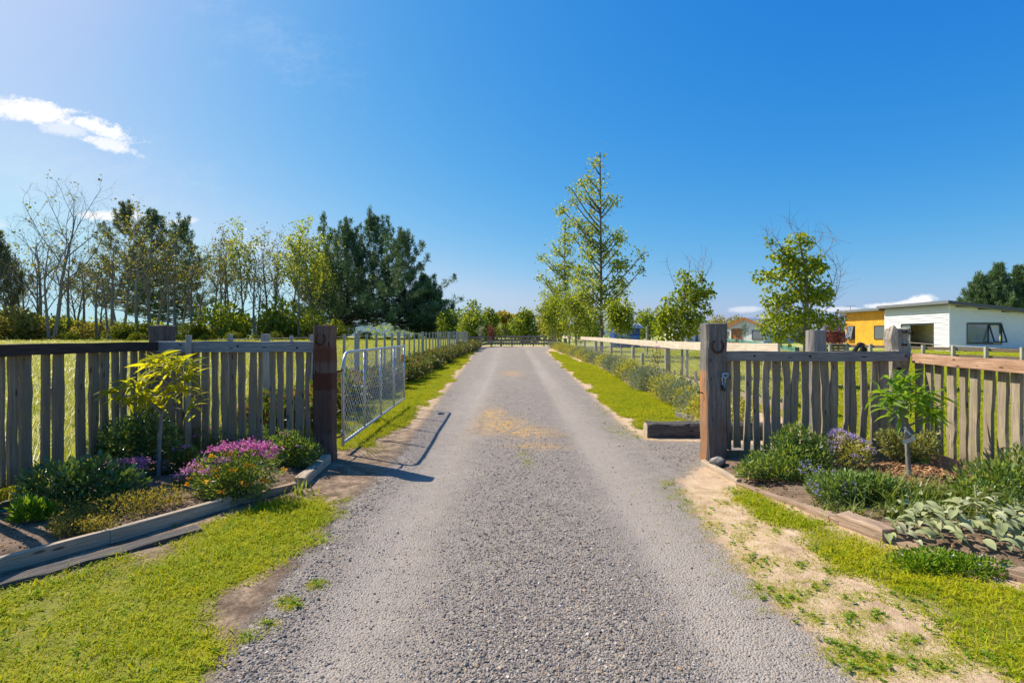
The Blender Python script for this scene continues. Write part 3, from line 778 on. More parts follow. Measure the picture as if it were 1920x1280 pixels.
for poly, lb, sd in ((vergeL, 'mown grass verge between the gravel and the red tipped hedge', 4), (vergeR, 'mown grass verge between the gravel and the silver hedge', 5)):
    x, y, nn = sample(poly, 460, .2, sd, 1.2, grow=.13, thin=.5)
    keep = rng.random(len(x)) < np.clip(12 / y, .25, 1)
    x, y, nn = x[keep], y[keep], nn[keep]
    grass_field('verge_grass', mid_c, 5, x, y, gz(x, y), (.55 + .5 * nn) * np.clip(.75 + y / 50, .8, 1.5), lb)

# loose tufts on the sandy strips
tx, ty, ts = [], [], []
tufts = [(1270, 925, 26), (1290, 945, 20), (1315, 960, 22), (1340, 990, 24), (1385, 1010, 26), (1405, 1050, 40), (1430, 1058, 30), (1430, 1100, 36), (1485, 1110, 40), (1475, 1130, 36), (1520, 1160, 26), (1560, 1075, 20), (1590, 1165, 36), (1575, 1215, 46), (1610, 1235, 50), (1640, 1255, 40), (1660, 1230, 24), (1700, 1195, 30), (1720, 1240, 34), (1780, 1240, 40), (1450, 1000, 20), (1500, 1060, 26), (1540, 1100, 24), (1600, 1120, 22), (1640, 1150, 22), (1360, 940, 22), (1400, 985, 24), (1250, 905, 20),
         (545, 1130, 16), (590, 1095, 16), (500, 1165, 14), (545, 1125, 20), (640, 965, 16), (650, 940, 18), (470, 1190, 18), (600, 1010, 22),
         (700, 840, 26), (740, 790, 24), (800, 760, 18), (1120, 760, 24), (1150, 800, 26), (1190, 818, 30), (1130, 775, 20), (1170, 805, 24), (982, 850, 10), (990, 866, 10)]
for (px, py, sp) in tufts:
    k = int(sp * 1.5)
    for _ in range(k):
        qx = px + rng.normal(0, sp * .55); qy = py + rng.normal(0, sp * .28)
        p = W(qx, qy); tx.append(p[0]); ty.append(p[1]); ts.append(rng.uniform(.35, .8) * (1 if py > 880 else 1.3))
for _ in range(900):   # seedlings all over the sand
    t = rng.random(); px = np.interp(t, [0, .3, .6, 1], [1290, 1400, 1540, 1800]) + rng.normal(0, 45); py = np.interp(t, [0, .3, .6, 1], [910, 1010, 1110, 1262]) + rng.normal(0, 14)
    p = W(px, py); tx.append(p[0]); ty.append(p[1]); ts.append(rng.uniform(.25, .5))
tx, ty, ts = map(np.array, (tx, ty, ts))
grass_field('sand_tuft_grass', short_c, 6, tx, ty, gz(tx, ty), ts, 'small green weed tufts growing in the bare sand beside the drive')

def rosette(name, seed):
    r = np.random.default_rng(seed); n = 11; an = np.arange(n) * 2.4 + r.normal(0, .3, n)
    d = np.stack([np.cos(an), np.sin(an), r.uniform(.1, .6, n)], 1); V, F, q = leaves(np.zeros((n, 3)) + np.array([0, 0, .004]), d, r.uniform(.02, .045, n), .5, r, .12)
    return bpy.data.objects.new(name, mesh(name, V, F, M['leaf_weed'], q))
weed_c = collection('weed_rosettes', [rosette('weed_rosette_%d' % i, 90 + i) for i in range(4)])
wx, wy = [], []
for poly, nn_ in ((lawnL, 110), (lawnR, 130)):
    lo, hi = poly.min(0), poly.max(0); x_ = rng.uniform(lo[0], hi[0], 9000); y_ = rng.uniform(lo[1], hi[1], 9000)
    k_ = (sdist(poly, x_, y_) > -.18) & (fbm(x_ * 1.8, y_ * 1.8, 31) > .52) & (sdist(drive, x_, y_) < 0) & (sdist(bedL, x_, y_) < -.03) & (sdist(bedR, x_, y_) < -.03) & (np.abs(x_) < y_ * 1.1); wx += list(rng.permutation(x_[k_][:0])); pick = np.nonzero(k_)[0]; pick = rng.permutation(pick)[:nn_]; wx += list(x_[pick]); wy += list(y_[pick])
for (px, py, sp) in tufts:
    for _ in range(int(sp * .22)):
        p = W(px + rng.normal(0, sp * .5), py + rng.normal(0, sp * .25)); wx.append(p[0]); wy.append(p[1])
wx, wy = np.array(wx), np.array(wy); ws = rng.uniform(.25, .62, len(wx))
scatter('lawn_weeds', np.stack([wx, wy, gz(wx, wy) + .008], 1), np.stack([rng.normal(0, .1, len(wx)), rng.normal(0, .1, len(wx)), rng.random(len(wx)) * 6.28], 1), np.stack([ws] * 3, 1), rng.integers(0, 4, len(wx)), weed_c, 'small broad leaved weeds scattered in the lawn and sandy verge', 'weeds')

# paddocks
def wedge(n, y0, y1, xf, sgn, power=1.0):
    y = y0 * (y1 / y0) ** (rng.random(n) ** power); x = sgn * (xf + rng.random(n) * np.maximum(0.2, y * 1.08 - xf))
    return x, y
x, y = wedge(30000, 3.4, 88, 4.1, -1); k = (rng.random(len(x)) < np.clip((y * 1.08 - 4.1) / (y * .9), .03, 1)) & (sdist(bedL, x, y) < -.05)
x, y = x[k], y[k]
grass_field('paddock_grass', tall_c, 5, x, y, gz(x, y), np.clip(.75 + y / 28, .8, 3.4) * rng.uniform(.7, 1.2, len(x)), 'long pale green grass filling the left paddock behind the fences', zs=np.clip(1.15 - y / 90, .35, 1.1))
x, y = wedge(26000, 4.2, 44, 4.6, 1); k = (sdist(bedR, x, y) < -.05) & (rng.random(len(x)) < np.clip((y * 1.08 - 4.6) / (y * .9), .03, 1)) & ~((x > 12) & (y > 38)) & (x > 5.3 - .9 * (y < 12) + .0 * y)
x, y = x[k], y[k]
grass_field('paddock_grass', mid_c, 5, x, y, gz(x, y), np.clip(.7 + y / 22, .8, 2.4) * rng.uniform(.7, 1.2, len(x)), 'short green grass of the right paddock behind the rail fence', zs=np.clip(1.0 - y / 70, .4, 1))

# gravel stones lying on the drive
def stone(name, seed):
    r = np.random.default_rng(seed)
    import bmesh
    bm = bmesh.new(); bmesh.ops.create_icosphere(bm, subdivisions=1, radius=1)
    V = np.array([v.co[:] for v in bm.verts]); F = [[v.index for v in f.verts] for f in bm.faces]; bm.free()
    V *= (1 + r.normal(0, .22, len(V)))[:, None]; V *= r.uniform([.8, .7, .45], [1.2, 1.0, .75])
    return bpy.data.objects.new(name, mesh(name, V, F, M['stone'], np.zeros(len(V))))
stone_c = collection('gravel_stones', [stone('stone_%d' % i, i) for i in range(6)])
n = 230000
y = 1.9 * (14 / 1.9) ** (rng.random(n)); x = rng.uniform(-1, 1, n) * y * 1.02
d = sdist(drive, x, y)
co = np.clip(1.25 - np.abs(x - .17) / .66, 0, 1); co = np.maximum(co, np.clip(1 - np.abs(d - .12) / .28, 0, 1) * .9 * (x < 0)); co = np.maximum(co, .8 * ((x > 1.7) & (y > 5)))
co = np.clip(co * (.5 + .9 * fbm(x * 1.3, y * .5, 9)), .16, .8)
k = (d > -.10 - .1 * rng.random(n)) & (rng.random(n) < co) & (rng.random(n) < np.clip(.35 + d / .2, .1, 1))
x, y, co, d = x[k], y[k], co[k], d[k]
sz = rng.lognormal(-5.42, .36, len(x)) * (.75 + .4 * co); sz = np.clip(sz, .0024, .013)
scatter('gravel', np.stack([x, y, gz(x, y) - .025 * np.clip(1 - np.abs(np.abs(x - .05) - .85) / .4, 0, 1) * (d > .05) + sz * .18], 1), rng.random((len(x), 3)) * 6.283 * np.array([.06, .06, 1]), np.stack([sz] * 3, 1), rng.integers(0, 6, len(x)), stone_c, 'loose grey gravel stones lying on the drive', 'gravel')
# dry straw blown on the gravel
straw_c = collection('straw_bits', [clump('straw_%d' % i, 14, .06, .004, .012, .003, M['straw'], 70 + i, 9.0) for i in range(4)])
xx, yy = [], []
for (px, py, a, b, k) in [(925, 790, 22, 14, 240), (960, 806, 40, 6, 260), (1000, 815, 26, 4, 120), (920, 775, 12, 14, 100), (1010, 832, 24, 8, 60), (950, 830, 40, 10, 60), (965, 700, 16, 8, 60), (800, 725, 18, 14, 80)]:
    for _ in range(k):
        p = W(px + rng.normal(0, a), py + rng.normal(0, b)); xx.append(p[0]); yy.append(p[1])
xx, yy = np.array(xx), np.array(yy)
scatter('straw', np.stack([xx, yy, gz(xx, yy) + .004], 1), np.stack([xx * 0, xx * 0, rng.random(len(xx)) * 6.28], 1), np.full((len(xx), 3), 1.0), rng.integers(0, 4, len(xx)), straw_c, 'orange dry straw scattered over the middle of the drive', 'straw')
exec_marker = None

# ------------------------------------------------------------------ gate posts, fences, gate
def gpost(name, x0, x1, y0, y1, h, matl, label, seed, cat='gate post', jit=.008, lean=0.0, base=None):
    cxp, cyp = (x0 + x1) / 2, (y0 + y1) / 2; b = float(gz(cxp, cyp)) if base is None else base
    t = thing(name, (cxp, cyp, b), label, cat)
    V, F = rough_beam((cxp, cyp, b - .15), (cxp + lean, cyp, h), x1 - x0, y1 - y0, 9 if jit < .02 else 14, jit, .09 if jit < .02 else .2, seed, up=(0, 1, 0))
    obj('shaft', V, F, matl, t)
    return t

def horseshoe(c, r, y, label):
    a = np.linspace(R(125), R(415), 15); pts = np.stack([c[0] + r * .92 * np.cos(a), np.full(15, y), c[1] + r * 1.08 * np.sin(a)], 1)
    V, F = tube(pts, np.r_[.006, np.full(13, .0095), .006], 6)
    o = obj('horseshoe', V, F, M['rust'], smooth=True); return tag(o, label, 'horseshoe')

gl = gpost('gate_post', -2.203, -1.995, 5.65, 5.85, Z(610, 5.65), M['gatepost_left'], 'dark brown stained gate post carrying the open wire gate', 1, jit=.006)
gr_ = gpost('gate_post', 2.15, 2.378, 5.65, 5.87, Z(606, 5.65), M['gatepost_right'], 'grey weathered gate post with orange stained side and blue rope', 2, jit=.008)
horseshoe((X(600, 5.64), Z(636, 5.64)), .058, 5.640, 'small rusty horseshoe nailed on the dark brown gate post')
horseshoe((X(1346, 5.64), Z(649, 5.64)), .068, 5.638, 'rusty horseshoe nailed on the grey gate post with blue rope')
# rope and latch chain on the right post
ropet = thing('rope', (2.33, 5.635, .95), 'pale blue rope knotted round a latch on the grey gate post', 'rope')
def pp(px, py, y=5.63): return (X(px, y), y, Z(py, y))
V, F = tube(smooth_path([pp(1366, 700), pp(1357, 699, 5.62), pp(1355, 704, 5.615), pp(1360, 708, 5.61), pp(1366, 703, 5.615), pp(1358, 701, 5.605), pp(1354, 709, 5.62), pp(1355, 718), pp(1353, 725)]), .0065, 5)
obj('cord', V, F, M['rope'], ropet, smooth=True)
V, F = tube(smooth_path([pp(1359, 705, 5.61), pp(1360, 714, 5.62), pp(1358, 722), pp(1357, 728)]), .0065, 5)
obj('cord', V, F, M['rope'], ropet, smooth=True)
V, F = tube([pp(1353, 722, 5.62), pp(1356, 730, 5.615), pp(1360, 732, 5.62)], [.012, .018, .009], 6)
obj('latch_weight', V, F, M['iron'], ropet, smooth=True)
# latch bolt on the drive side of the right post
V, F = tube([(2.15, 5.76, .76), (2.085, 5.76, .775)], .008, 6); o = obj('gate_catch', V, F, M['iron']); tag(o, 'short iron gate catch sticking out of the grey gate post', 'gate catch')

c1 = gpost('corner_post', X(279, 5.9), X(312, 5.9), 5.88, 6.07, Z(611, 5.9), M['post_dark'], 'thick grey corner post at the end of the dark rail', 3, 'corner post', .012)
c2 = gpost('corner_post', X(1679, 5.75), X(1712, 5.75), 5.75, 5.95, Z(616, 5.75), M['post_grey'], 'massive gnarled grey corner post behind the small green tree', 4, 'corner post', .026)
for i, (px, py) in enumerate([(1694, 646), (1693, 667), (1683, 690), (1706, 624), (1695, 622)]):
    V, F = tube([(X(px, 5.74), 5.70, Z(py, 5.74)), (X(px, 5.74), 5.748, Z(py, 5.74))], .014, 7); obj('bolt_hole', V, F, M['hole'], c2)
rp = thing('round_post', (X(1534, 6.15), 6.2, 0), 'round pale grey post standing behind the right paling fence', 'post')
V, F = tube([(X(1534, 6.15), 6.2, z) for z in np.linspace(-.1, Z(619, 6.15), 7)], .108 * np.array([1.03, 1, 1.02, .99, 1, .98, .96]), 18)
V = V + rng.normal(0, .002, V.shape); obj('shaft', V, F, M['post_round'], rp)

def paling(parent, a, dirv, nrm, w, th, z0, z1, seed, matl):
    """one split paling standing at ground point a; dirv along the fence, nrm across it"""
    r = np.random.default_rng(seed); segs = 9; V = []
    wob = np.cumsum(r.normal(0, .0045, segs + 1)); wob -= np.linspace(wob[0], wob[-1], segs + 1) * .6
    ww = w * (1 + np.convolve(r.normal(0, .15, segs + 3), np.ones(3) / 3, 'valid')[:segs + 1])
    for i in range(segs + 1):
        t = i / segs; z = z0 + (z1 - z0) * t
        for sx, sy in ((-1, -.5), (-.75, -1), (.75, -1), (1, -.5), (.9, 1), (-.9, 1)):
            p = np.array(a) + dirv * (wob[i] + sx * ww[i] / 2) + nrm * (sy * th / 2 + r.normal(0, .0015))
            V.append((p[0], p[1], z + (r.normal(0, .012) if i in (0, segs) else 0)))
    F = []; n = 6
    for i in range(segs):
        for j in range(n): F.append((i * n + j, i * n + (j + 1) % n, (i + 1) * n + (j + 1) % n, (i + 1) * n + j))
    F.append(tuple(range(n - 1, -1, -1))); F.append(tuple(segs * n + j for j in range(n)))
    return obj('paling', V, F, matl, parent)

def fence_panel(name, A, B, pal, ztop, zbot, rail_top, rail_bot, railm, label, palm, pal_z0, seed, bottom=True, wf_=1.07, rail_ext=(0, 0), rail_th=.05, side=-1, bolts=()):
    """rail A-B with palings behind it; pal: list of (px left, px right) edges in the photo"""
    A = np.array(A, float); B = np.array(B, float); d = (B - A) / np.linalg.norm(B - A); nrm = np.array([-d[1], d[0]])
    if nrm.dot(np.array([0, 0]) - (A + B) / 2) < 0: nrm = -nrm       # nrm towards the viewer's side
    t = thing(name, (*(A + B) / 2, 0), label, 'fence')
    a = A - d * rail_ext[0] + nrm * (rail_th / 2); b = B + d * rail_ext[1] + nrm * (rail_th / 2)
    zc = (rail_top + rail_bot) / 2
    beam('rail', (*a, zc), (*b, zc), rail_th, rail_top - rail_bot, railm, t, 10, .004, .06, seed)
    for px, py in bolts:
        tt = np.linalg.solve(np.array([[d[0], -(px - 960) / 960], [d[1], -1]]), -a)[0]
        q = a + d * tt + nrm * rail_th / 2; yy_ = q[1]
        V, F = tube([(*(q - nrm * .03), Z(py, yy_)), (*(q + nrm * .002), Z(py, yy_))], .012, 7); obj('bolt_hole', V, F, M['hole'], t)
    if bottom:
        V, F = rough_beam((*(A + nrm * .02), .055), (*(B + nrm * .02), .06), .04, .12, 8, .004, .06, seed + 1); obj('bottom_rail', V, F, palm, t)
    for i, (l, r_) in enumerate(pal):
        c = (l + r_) / 2 - 960
        # intersect the viewing ray with the fence line
        a2 = A - nrm * .028
        s = np.linalg.solve(np.array([[d[0], -c / 960], [d[1], -1]]), -a2)
        q = a2 + d * s[0]; y = q[1]
        app = (r_ - l) / 960 * y
        fac = abs(d[0] - d[1] * c / 960); w = wf_ * (app - .016 * abs(nrm[0] - nrm[1] * c / 960) * .8) / max(fac, .3)
        paling(t, q, d, nrm, min(max(w, .045), .125), .030, pal_z0 + random.uniform(-.04, .03), rail_top - random.uniform(.02, .05), seed * 100 + i, palm)
    return t

palA = [(300, 314), (316, 330), (331, 343), (344.5, 357), (358.6, 375), (379, 394), (397, 410), (415, 428), (429, 444), (447, 460.5), (466, 481.6), (484, 493), (504, 515), (519, 531), (537, 549.6), (554, 568), (574, 583)]
fence_panel('paling_fence', (-3.98, 5.78), (-2.205, 5.74), palA, 0, 0, Z(640, 5.75), Z(660, 5.75), M['rail_silver'], 'paling fence with silver grey rail left of the dark gate post', M['paling'], .16, 11, bolts=[(342, 647), (448, 649), (559, 652)])
palB = [(0, 6), (10, 34), (34, 62), (75, 94), (95, 121), (142, 162), (163, 184), (185, 205), (207, 223), (225, 240), (243, 257), (259, 272), (273, 284)]
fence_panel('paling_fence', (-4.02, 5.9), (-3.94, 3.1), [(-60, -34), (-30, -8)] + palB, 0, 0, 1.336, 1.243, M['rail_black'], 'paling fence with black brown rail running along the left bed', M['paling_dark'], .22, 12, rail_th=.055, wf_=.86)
palC = [(1363, 1372), (1375.5, 1388.5), (1393.6, 1406.5), (1412, 1425), (1430, 1444), (1449, 1464.6), (1466, 1480), (1485, 1498.6), (1501, 1515.5), (1521, 1534), (1538, 1552.5), (1556, 1571), (1579.5, 1590), (1592, 1605), (1611, 1624), (1629, 1645), (1647, 1665)]
fence_panel('paling_fence', (2.378, 5.78), (4.36, 5.72), palC, 0, 0, Z(658.5, 5.75), Z(677, 5.75), M['rail_grey'], 'paling fence with plain grey rail right of the rope tied gate post', M['paling'], .12, 13, bolts=[(1413, 667), (1517, 668), (1620, 671)])
palD = [(1716, 1730), (1733, 1752), (1752, 1772), (1777, 1793), (1800, 1816), (1819, 1840), (1844, 1867), (1872, 1891), (1896.5, 1920), (1926, 1946), (1955, 1980)]
fence_panel('paling_fence', (4.52, 5.68), (4.02, 3.6), palD, 0, 0, 1.205, 1.103, M['rail_brown'], 'sunlit paling fence with fresh brown rail on the right', M['paling'], .10, 14, rail_th=.075, bottom=False)

# the open gate
gt = thing('wire_gate', (-1.998, 6.05, 0), 'open galvanised farm gate with chain link netting beside the drive', 'gate')
p0 = np.array([-1.998, 6.05]); p1 = np.array([-2.078, 9.86]); dv = (p1 - p0); glen = np.linalg.norm(dv); dv /= glen
zt0, zt1, zb0, zb1 = 1.205, 1.21, .135, .20
def gp(s, t): # s along 0..1, t 0 bottom..1 top
    q = p0 + dv * glen * s; zb = zb0 + (zb1 - zb0) * s; zt = zt0 + (zt1 - zt0) * s
    return np.array([q[0], q[1], zb + (zt - zb) * t])
rr = .0185
path = [gp(0, -.03), gp(0, .5), gp(0, .80)] + [gp(.05 * (1 - math.cos(a)), .82 + .18 * math.sin(a)) for a in np.linspace(.1, math.pi / 2, 7)] + [gp(.3, 1), gp(.7, 1), gp(1, 1)]
V, F = tube(path, rr, 8); obj('top_rail', V, F, M['galv'], gt, smooth=True)
V, F = tube([gp(0, 0), gp(.5, 0), gp(1, 0)], rr, 8); obj('bottom_rail', V, F, M['galv'], gt, smooth=True)
for s in (.25, .5, .75, 1.0):
    V, F = tube([gp(s, 0), gp(s, 1)], rr * (.95 if s < 1 else 1), 8); obj('upright', V, F, M['galv'], gt, smooth=True)
nb = MB(); H = 1.03; nd = 60
sp = .088
for sgn in (1, -1):
    k = -H
    while k < glen:
        a0, b0 = (k, 0), (k + H, 1)
        s0, t0, s1, t1 = k / glen, 0.0, (k + H) / glen, 1.0
        if s0 < 0.005: t0 = (0.005 - s0) / (s1 - s0); s0 = .005
        if s1 > .995: t1 = t0 + (t1 - t0) * (.995 - s0) / (s1 - s0) if s0 < .995 else t0; s1 = .995
        if t1 - t0 > .02:
            A_, B_ = (gp(s0, t0), gp(s1, t1)) if sgn > 0 else (gp(s0, 1 - t0), gp(s1, 1 - t1))
            if not (s0 <= .006 and max(t0 if sgn > 0 else 1 - t0, 0) > .86): nb.add(*tube([A_, B_], .0028, 3, False))
        k += sp * 1.15
V, F = nb.get(); o = obj('chain_link_netting', V, F, M['wire'], gt)
V, F = obox(gp(.91, .78) + np.array([.02, 0, 0]), gp(.97, .78) + np.array([.02, 0, 0]), .006, .14); obj('gate_plate', V, F, M['rust_tag'], gt)
for zz in (Z(696, 5.85), Z(820, 5.85)):
    V, F = tube([(-2.03, 5.80, zz), (-1.985, 5.9, zz), (-1.995, 6.05, zz + .005)], .011, 6); obj('hinge_pin', V, F, M['rust'], gt)
    V, F = tube([(-1.998, 6.05, zz - .03), (-1.998, 6.05, zz + .04)], .026, 8); obj('hinge_collar', V, F, M['galv'], gt)

# left wire fence with posts and battens
LX = -3.6
wf = thing('wire_fence', (LX, 20, 0.1), 'long wire fence with pale posts and battens along the left paddock', 'fence')
k = 0; inv = 2.155e-3 - 2 * .254e-3; i = -2; npost = 0; zlast = None
tops = []
while True:
    off = 1 / (2.155e-3 + i * .254e-3)
    y = -LX * 960 / off
    if y > 42: break
    big = (i % 5 == 0)
    h = float(G0(y)) + 1.415 + (.02 if big else 0) + random.uniform(-.015, .015)
    w = (.105 if big else .052); dpt = (.09 if big else .04)
    x0 = LX + random.uniform(-.01, .01)
    V, F = rough_beam((x0, y, float(G0(y)) - .1), (x0 + random.uniform(-.01, .01), y, h), w, dpt, 4, .003, .1, 300 + i, up=(0, 1, 0))
    obj('post' if big else 'batten', V, F, M['post_batten'], wf)
    i += 1
for hh in (1.36, 1.14, .92, .70, .48, .28):
    ps = [(LX - .035, y, float(G0(y)) + hh + .004 * math.sin(y * 3)) for y in np.linspace(6.3, 42, 30)]
    V, F = tube(ps, .0026, 3, False); obj('wire', V, F, M['wire'], wf)

# right rail fence beside the silver hedge
RX = 4.78
rf = thing('rail_fence', (RX, 28, 0.2), 'bleached top rail fence with netting along the right of the drive', 'fence')
def rail_z(y): return np.interp(y, [8, 11.5, 15.5, 20, 29, 48], [1.28, 1.25, 1.245, 1.27, 1.34, 1.43])
yp = []
for j in range(-1, 9):
    off = 1 / (3.43e-3 + j * .975e-3); y = RX * 960 / off; yp.append(y)
    if y > 49: continue
    V, F = rough_beam((RX, y, float(G0(y)) - .1), (RX, y, float(rail_z(y)) - .03), .15 if j % 3 == 0 else .11, .12, 5, .005, .2, 400 + j, up=(0, 1, 0)); obj('post', V, F, M['post_batten'], rf)
cuts = [9.0] + [y for y in yp if 10 < y < 48] + [48]
for a, b in zip(cuts[:-1], cuts[1:]):
    beam('top_rail', (RX - .085, a + .004, float(rail_z(a)) - .1), (RX - .085, b - .004, float(rail_z(b)) - .1), .045, .2, M['white_rail'], rf, 5, .003, .05, int(a * 10))
    beam('ground_board', (RX + .16, a + .004, float(G0(a)) + .07), (RX + .16, b - .004, float(G0(b)) + .07), .04, .17, M['tan_board'], rf, 4, .003, .06, int(a * 10) + 1)
for (y, h) in ((13.6, .42), (15.4, .3), (17.6, .36), (24, .4), (28, .4)):
    V, F = rough_beam((RX + .10, y, float(G0(y)) - .05), (RX + .10, y, float(G0(y)) + h), .06, .06, 3, .004, .15, int(y * 7), up=(0, 1, 0)); obj('peg', V, F, M['fence_far'], rf)
nb = MB()
for sgn in (1, -1):
    for y in np.arange(9.0, 40, .085):
        y0, y1 = y, y + .95; z0, z1 = float(G0(y0)) + .12, float(G0(y1)) + 1.0
        a, b = (RX + .07, y0, z0), (RX + .07, y1, z1)
        if sgn < 0: a, b = (RX + .07, y0, z1), (RX + .07, y1, z0)
        nb.add(*tube([a, b], .0016, 3, False))
V, F = nb.get(); obj('netting', V, F, M['wire'], rf)

# boards across the end of the drive
ff = thing('board_fence', (0, 47.5, .45), 'grey three board fence closing the far end of the drive', 'fence')
corner = [(X(880, 40.5), 40.5), (X(921, 48), 48), (X(960, 48), 48), (X(1000, 47.8), 47.8), (X(1040, 47.6), 47.6)]
for a, b in zip(corner[:-1], corner[1:]):
    for hh in (.25, .56, .88):
        V, F = rough_beam((a[0], a[1], float(G0(a[1])) + hh), (b[0], b[1], float(G0(b[1])) + hh), .05, .17, 3, .004, .05, int(hh * 100 + a[0] * 7)); obj('board', V, F, M['fence_far'], ff)
for (a, b) in corner + [(X(940, 48), 48), (X(980, 47.9), 47.9), (X(1020, 47.7), 47.7), (X(900, 44.2), 44.2)]:
    V, F = rough_beam((a, b + .1, float(G0(b)) - .05), (a, b + .1, float(G0(b)) + 1.02), .14, .12, 3, .004, .1, int(a * 31 + 500), up=(0, 1, 0)); obj('post', V, F, M['fence_far'], ff)
pf = thing('picket_row', (0, 51, .5), 'low row of short pale pickets behind the far board fence', 'fence')
for i in range(26):
    x = -2.2 + i * .27; V, F = rough_beam((x, 51, .4), (x, 51, .98), .10, .03, 2, .004, .1, 600 + i, up=(0, 1, 0)); obj('picket', V, F, M['post_batten'], pf)
V, F = obox((-2.4, 51.05, .92), (5, 51.05, .92), .03, .08); obj('rail', V, F, M['fence_far'], pf)

# teal fence and the two-board fence in front of the house
tf = thing('teal_rail_fence', (10, 21, .3), 'teal painted rail fence across the right paddock', 'fence')
ta = np.array([X(1352, 33), 33.0]); tb = np.array([X(1492, 15), 15.0])
for hh, w_ in ((1.0, .13), (.62, .10)):
    n = 5
    for i in range(n):
        a = ta + (tb - ta) * i / n; b = ta + (tb - ta) * (i + 1) / n - (tb - ta) / np.linalg.norm(tb - ta) * .006
        V, F = obox((*a, float(G0(a[1])) + hh - .05), (*b, float(G0(b[1])) + hh - .05), .035, w_); obj('rail', V, F, M['teal'], tf)
for i in range(6):
    a = ta + (tb - ta) * i / 5; V, F = rough_beam((a[0] + .07, a[1] + .05, float(G0(a[1])) - .1), (a[0] + .07, a[1] + .05, float(G0(a[1])) + 1.0), .09, .09, 3, .003, .1, 700 + i, up=(0, 1, 0)); obj('post', V, F, M['fence_far'], tf)
M['fence_wood'] = wood('house_fence_board', (.13, .095, .07), (.30, .235, .18), 'x', var=.3, knots=False)
hf = thing('board_fence', (18, 24, .25), 'weathered two board fence in front of the white house', 'fence')
ha = np.array([X(1548, 27), 27.0]); hb = np.array([X(1990, 19), 19.0])
nseg = 8
for i in range(nseg):
    a = ha + (hb - ha) * i / nseg; b = ha + (hb - ha) * (i + 1) / nseg
    for hh in (.52, .83):
        V, F = rough_beam((*a, float(G0(a[1])) + hh - .13), (*(b - (b - a) * .003), float(G0(b[1])) + hh - .13), .04, .14, 3, .004, .05, 720 + i * 3 + int(hh * 10)); obj('board', V, F, M['fence_wood'], hf)
    V, F = rough_beam((a[0] - .04, a[1] - .07, float(G0(a[1])) - .1), (a[0] - .04, a[1] - .07, float(G0(a[1])) + .83), .14, .1, 3, .004, .1, 760 + i, up=(0, 1, 0)); obj('post', V, F, M['post_batten'], hf)
V, F = tube([(X(1690, 25), 25, Z(641, 25)), (X(1745, 24), 24, Z(645, 24)), (X(1880, 21.5), 21.3, Z(654, 21.5))], .012, 4); o = obj('fence_wire', V, F, M['white_rail']); tag(o, 'pale wire sagging above the two board fence before the house', 'wire')
# planter box and dark bundle by the yellow wall
pb = thing('planter_box', (X(1568, 26), 26, .25), 'wooden planter box standing left of the yellow wall', 'planter')
x0, x1 = X(1553, 26), X(1582, 26)
for hh in (Z(648, 26), Z(653, 26), Z(658, 26)):
    V, F = obox((x0, 25.9, hh), (x1, 25.9, hh), .03, .11); obj('board', V, F, M['fence_wood'], pb)
V, F = box(x0 - .04, x1 + .1, 25.8, 26.6, Z(645, 26) - .03, Z(645, 26)); obj('top_board', V, F, M['fence_far'], pb)
for x in (x0, x1):
    V, F = box(x - .05, x + .05, 25.82, 25.9, .2, Z(645, 26) - .03); obj('leg', V, F, M['post_batten'], pb)
M['black_cloth'] = plain('dark_cloth', (.025, .028, .032), .8, .2)
bt = thing('dark_bundle', (X(1612, 25.5), 25.4, .8), 'dark bundle of straps hung over the fence before the yellow wall', 'bundle')
V, F = tube([pp(1600, 661, 25.5), pp(1606, 652, 25.5), pp(1611, 647, 25.5)], [.11, .10, .09], 7); obj('strap', V, F, M['black_cloth'], bt)
V, F = tube(smooth_path([pp(1609, 647, 25.4), pp(1615, 646, 25.4), pp(1620, 650, 25.4), pp(1621, 660, 25.4)]), .12, 7); obj('strap', V, F, M['black_cloth'], bt, smooth=True)
V, F = tube(smooth_path([pp(1617, 647, 25.3), pp(1616, 655, 25.3), pp(1613, 661, 25.3)]), .10, 7); obj('strap', V, F, M['black_cloth'], bt, smooth=True)

# sleepers, edging boards, plank, rock, hose
sl = thing('sleeper_log', (2.6, 7.1, 0), 'blackened old sleeper lying on the gravel behind the grey gate post', 'sleeper')
V, F = rough_beam((X(1212, 7.1), 7.1, .10), (3.7, 7.06, .10), .22, .21, 16, .012, .12, 21); obj('timber', V, F, M['sleeper'], sl)
V, F = rough_beam((X(1212, 7.1) - .004, 7.1, .10), (X(1212, 7.1) - .012, 7.1, .10), .2, .19, 1, .004, .2, 22); obj('sawn_end', V, F, M['cut_wood'], sl)
a, b = W(1270, 782), W(1330, 800); o = beam('loose_timber', (*a, .05), (*b, .06), .08, .10, M['fence_far'], None, 5, .006, .1, 23); tag(o, 'loose grey timber lying behind the black sleeper', 'timber')

def edging(pts, h, w, matl, label, seed, z0=-.03, jit=.006):
    mb = MB()
    pts = [np.array(W(*p)) for p in pts]
    a, b = pts[0], pts[-1]
    o = beam('edging_timber', (*a, float(gz(*a)) + z0 + h / 2), (*b, float(gz(*b)) + z0 + h / 2), w, h, matl, None, max(3, int(math.dist(a, b) / .16)), jit, .10, seed); return tag(o, label, 'garden edging', 'timbers edging the garden beds')
edging([(614, 866), (562, 914)], .12, .10, M['edge_pale'], 'short thick edging timber at the foot of the dark gate post', 31)
edging([(566, 911), (428, 952)], .085, .06, M['edge_brown'], 'middle edging timber below the purple flower bush', 32)
edging([(432, 951), (205, 1016)], .12, .05, M['edge_pale'], 'pale edging board below the left small tree', 33, jit=.002)
edging([(206, 1015), (-120, 1103)], .12, .05, M['edge_pale'], 'pale edging board running out of the left edge', 34, jit=.002)
edging([(372, 992), (-150, 1139)], .055, .13, M['sleeper'], 'cracked dark sleeper lying below the pale edging boards', 35, jit=.005)
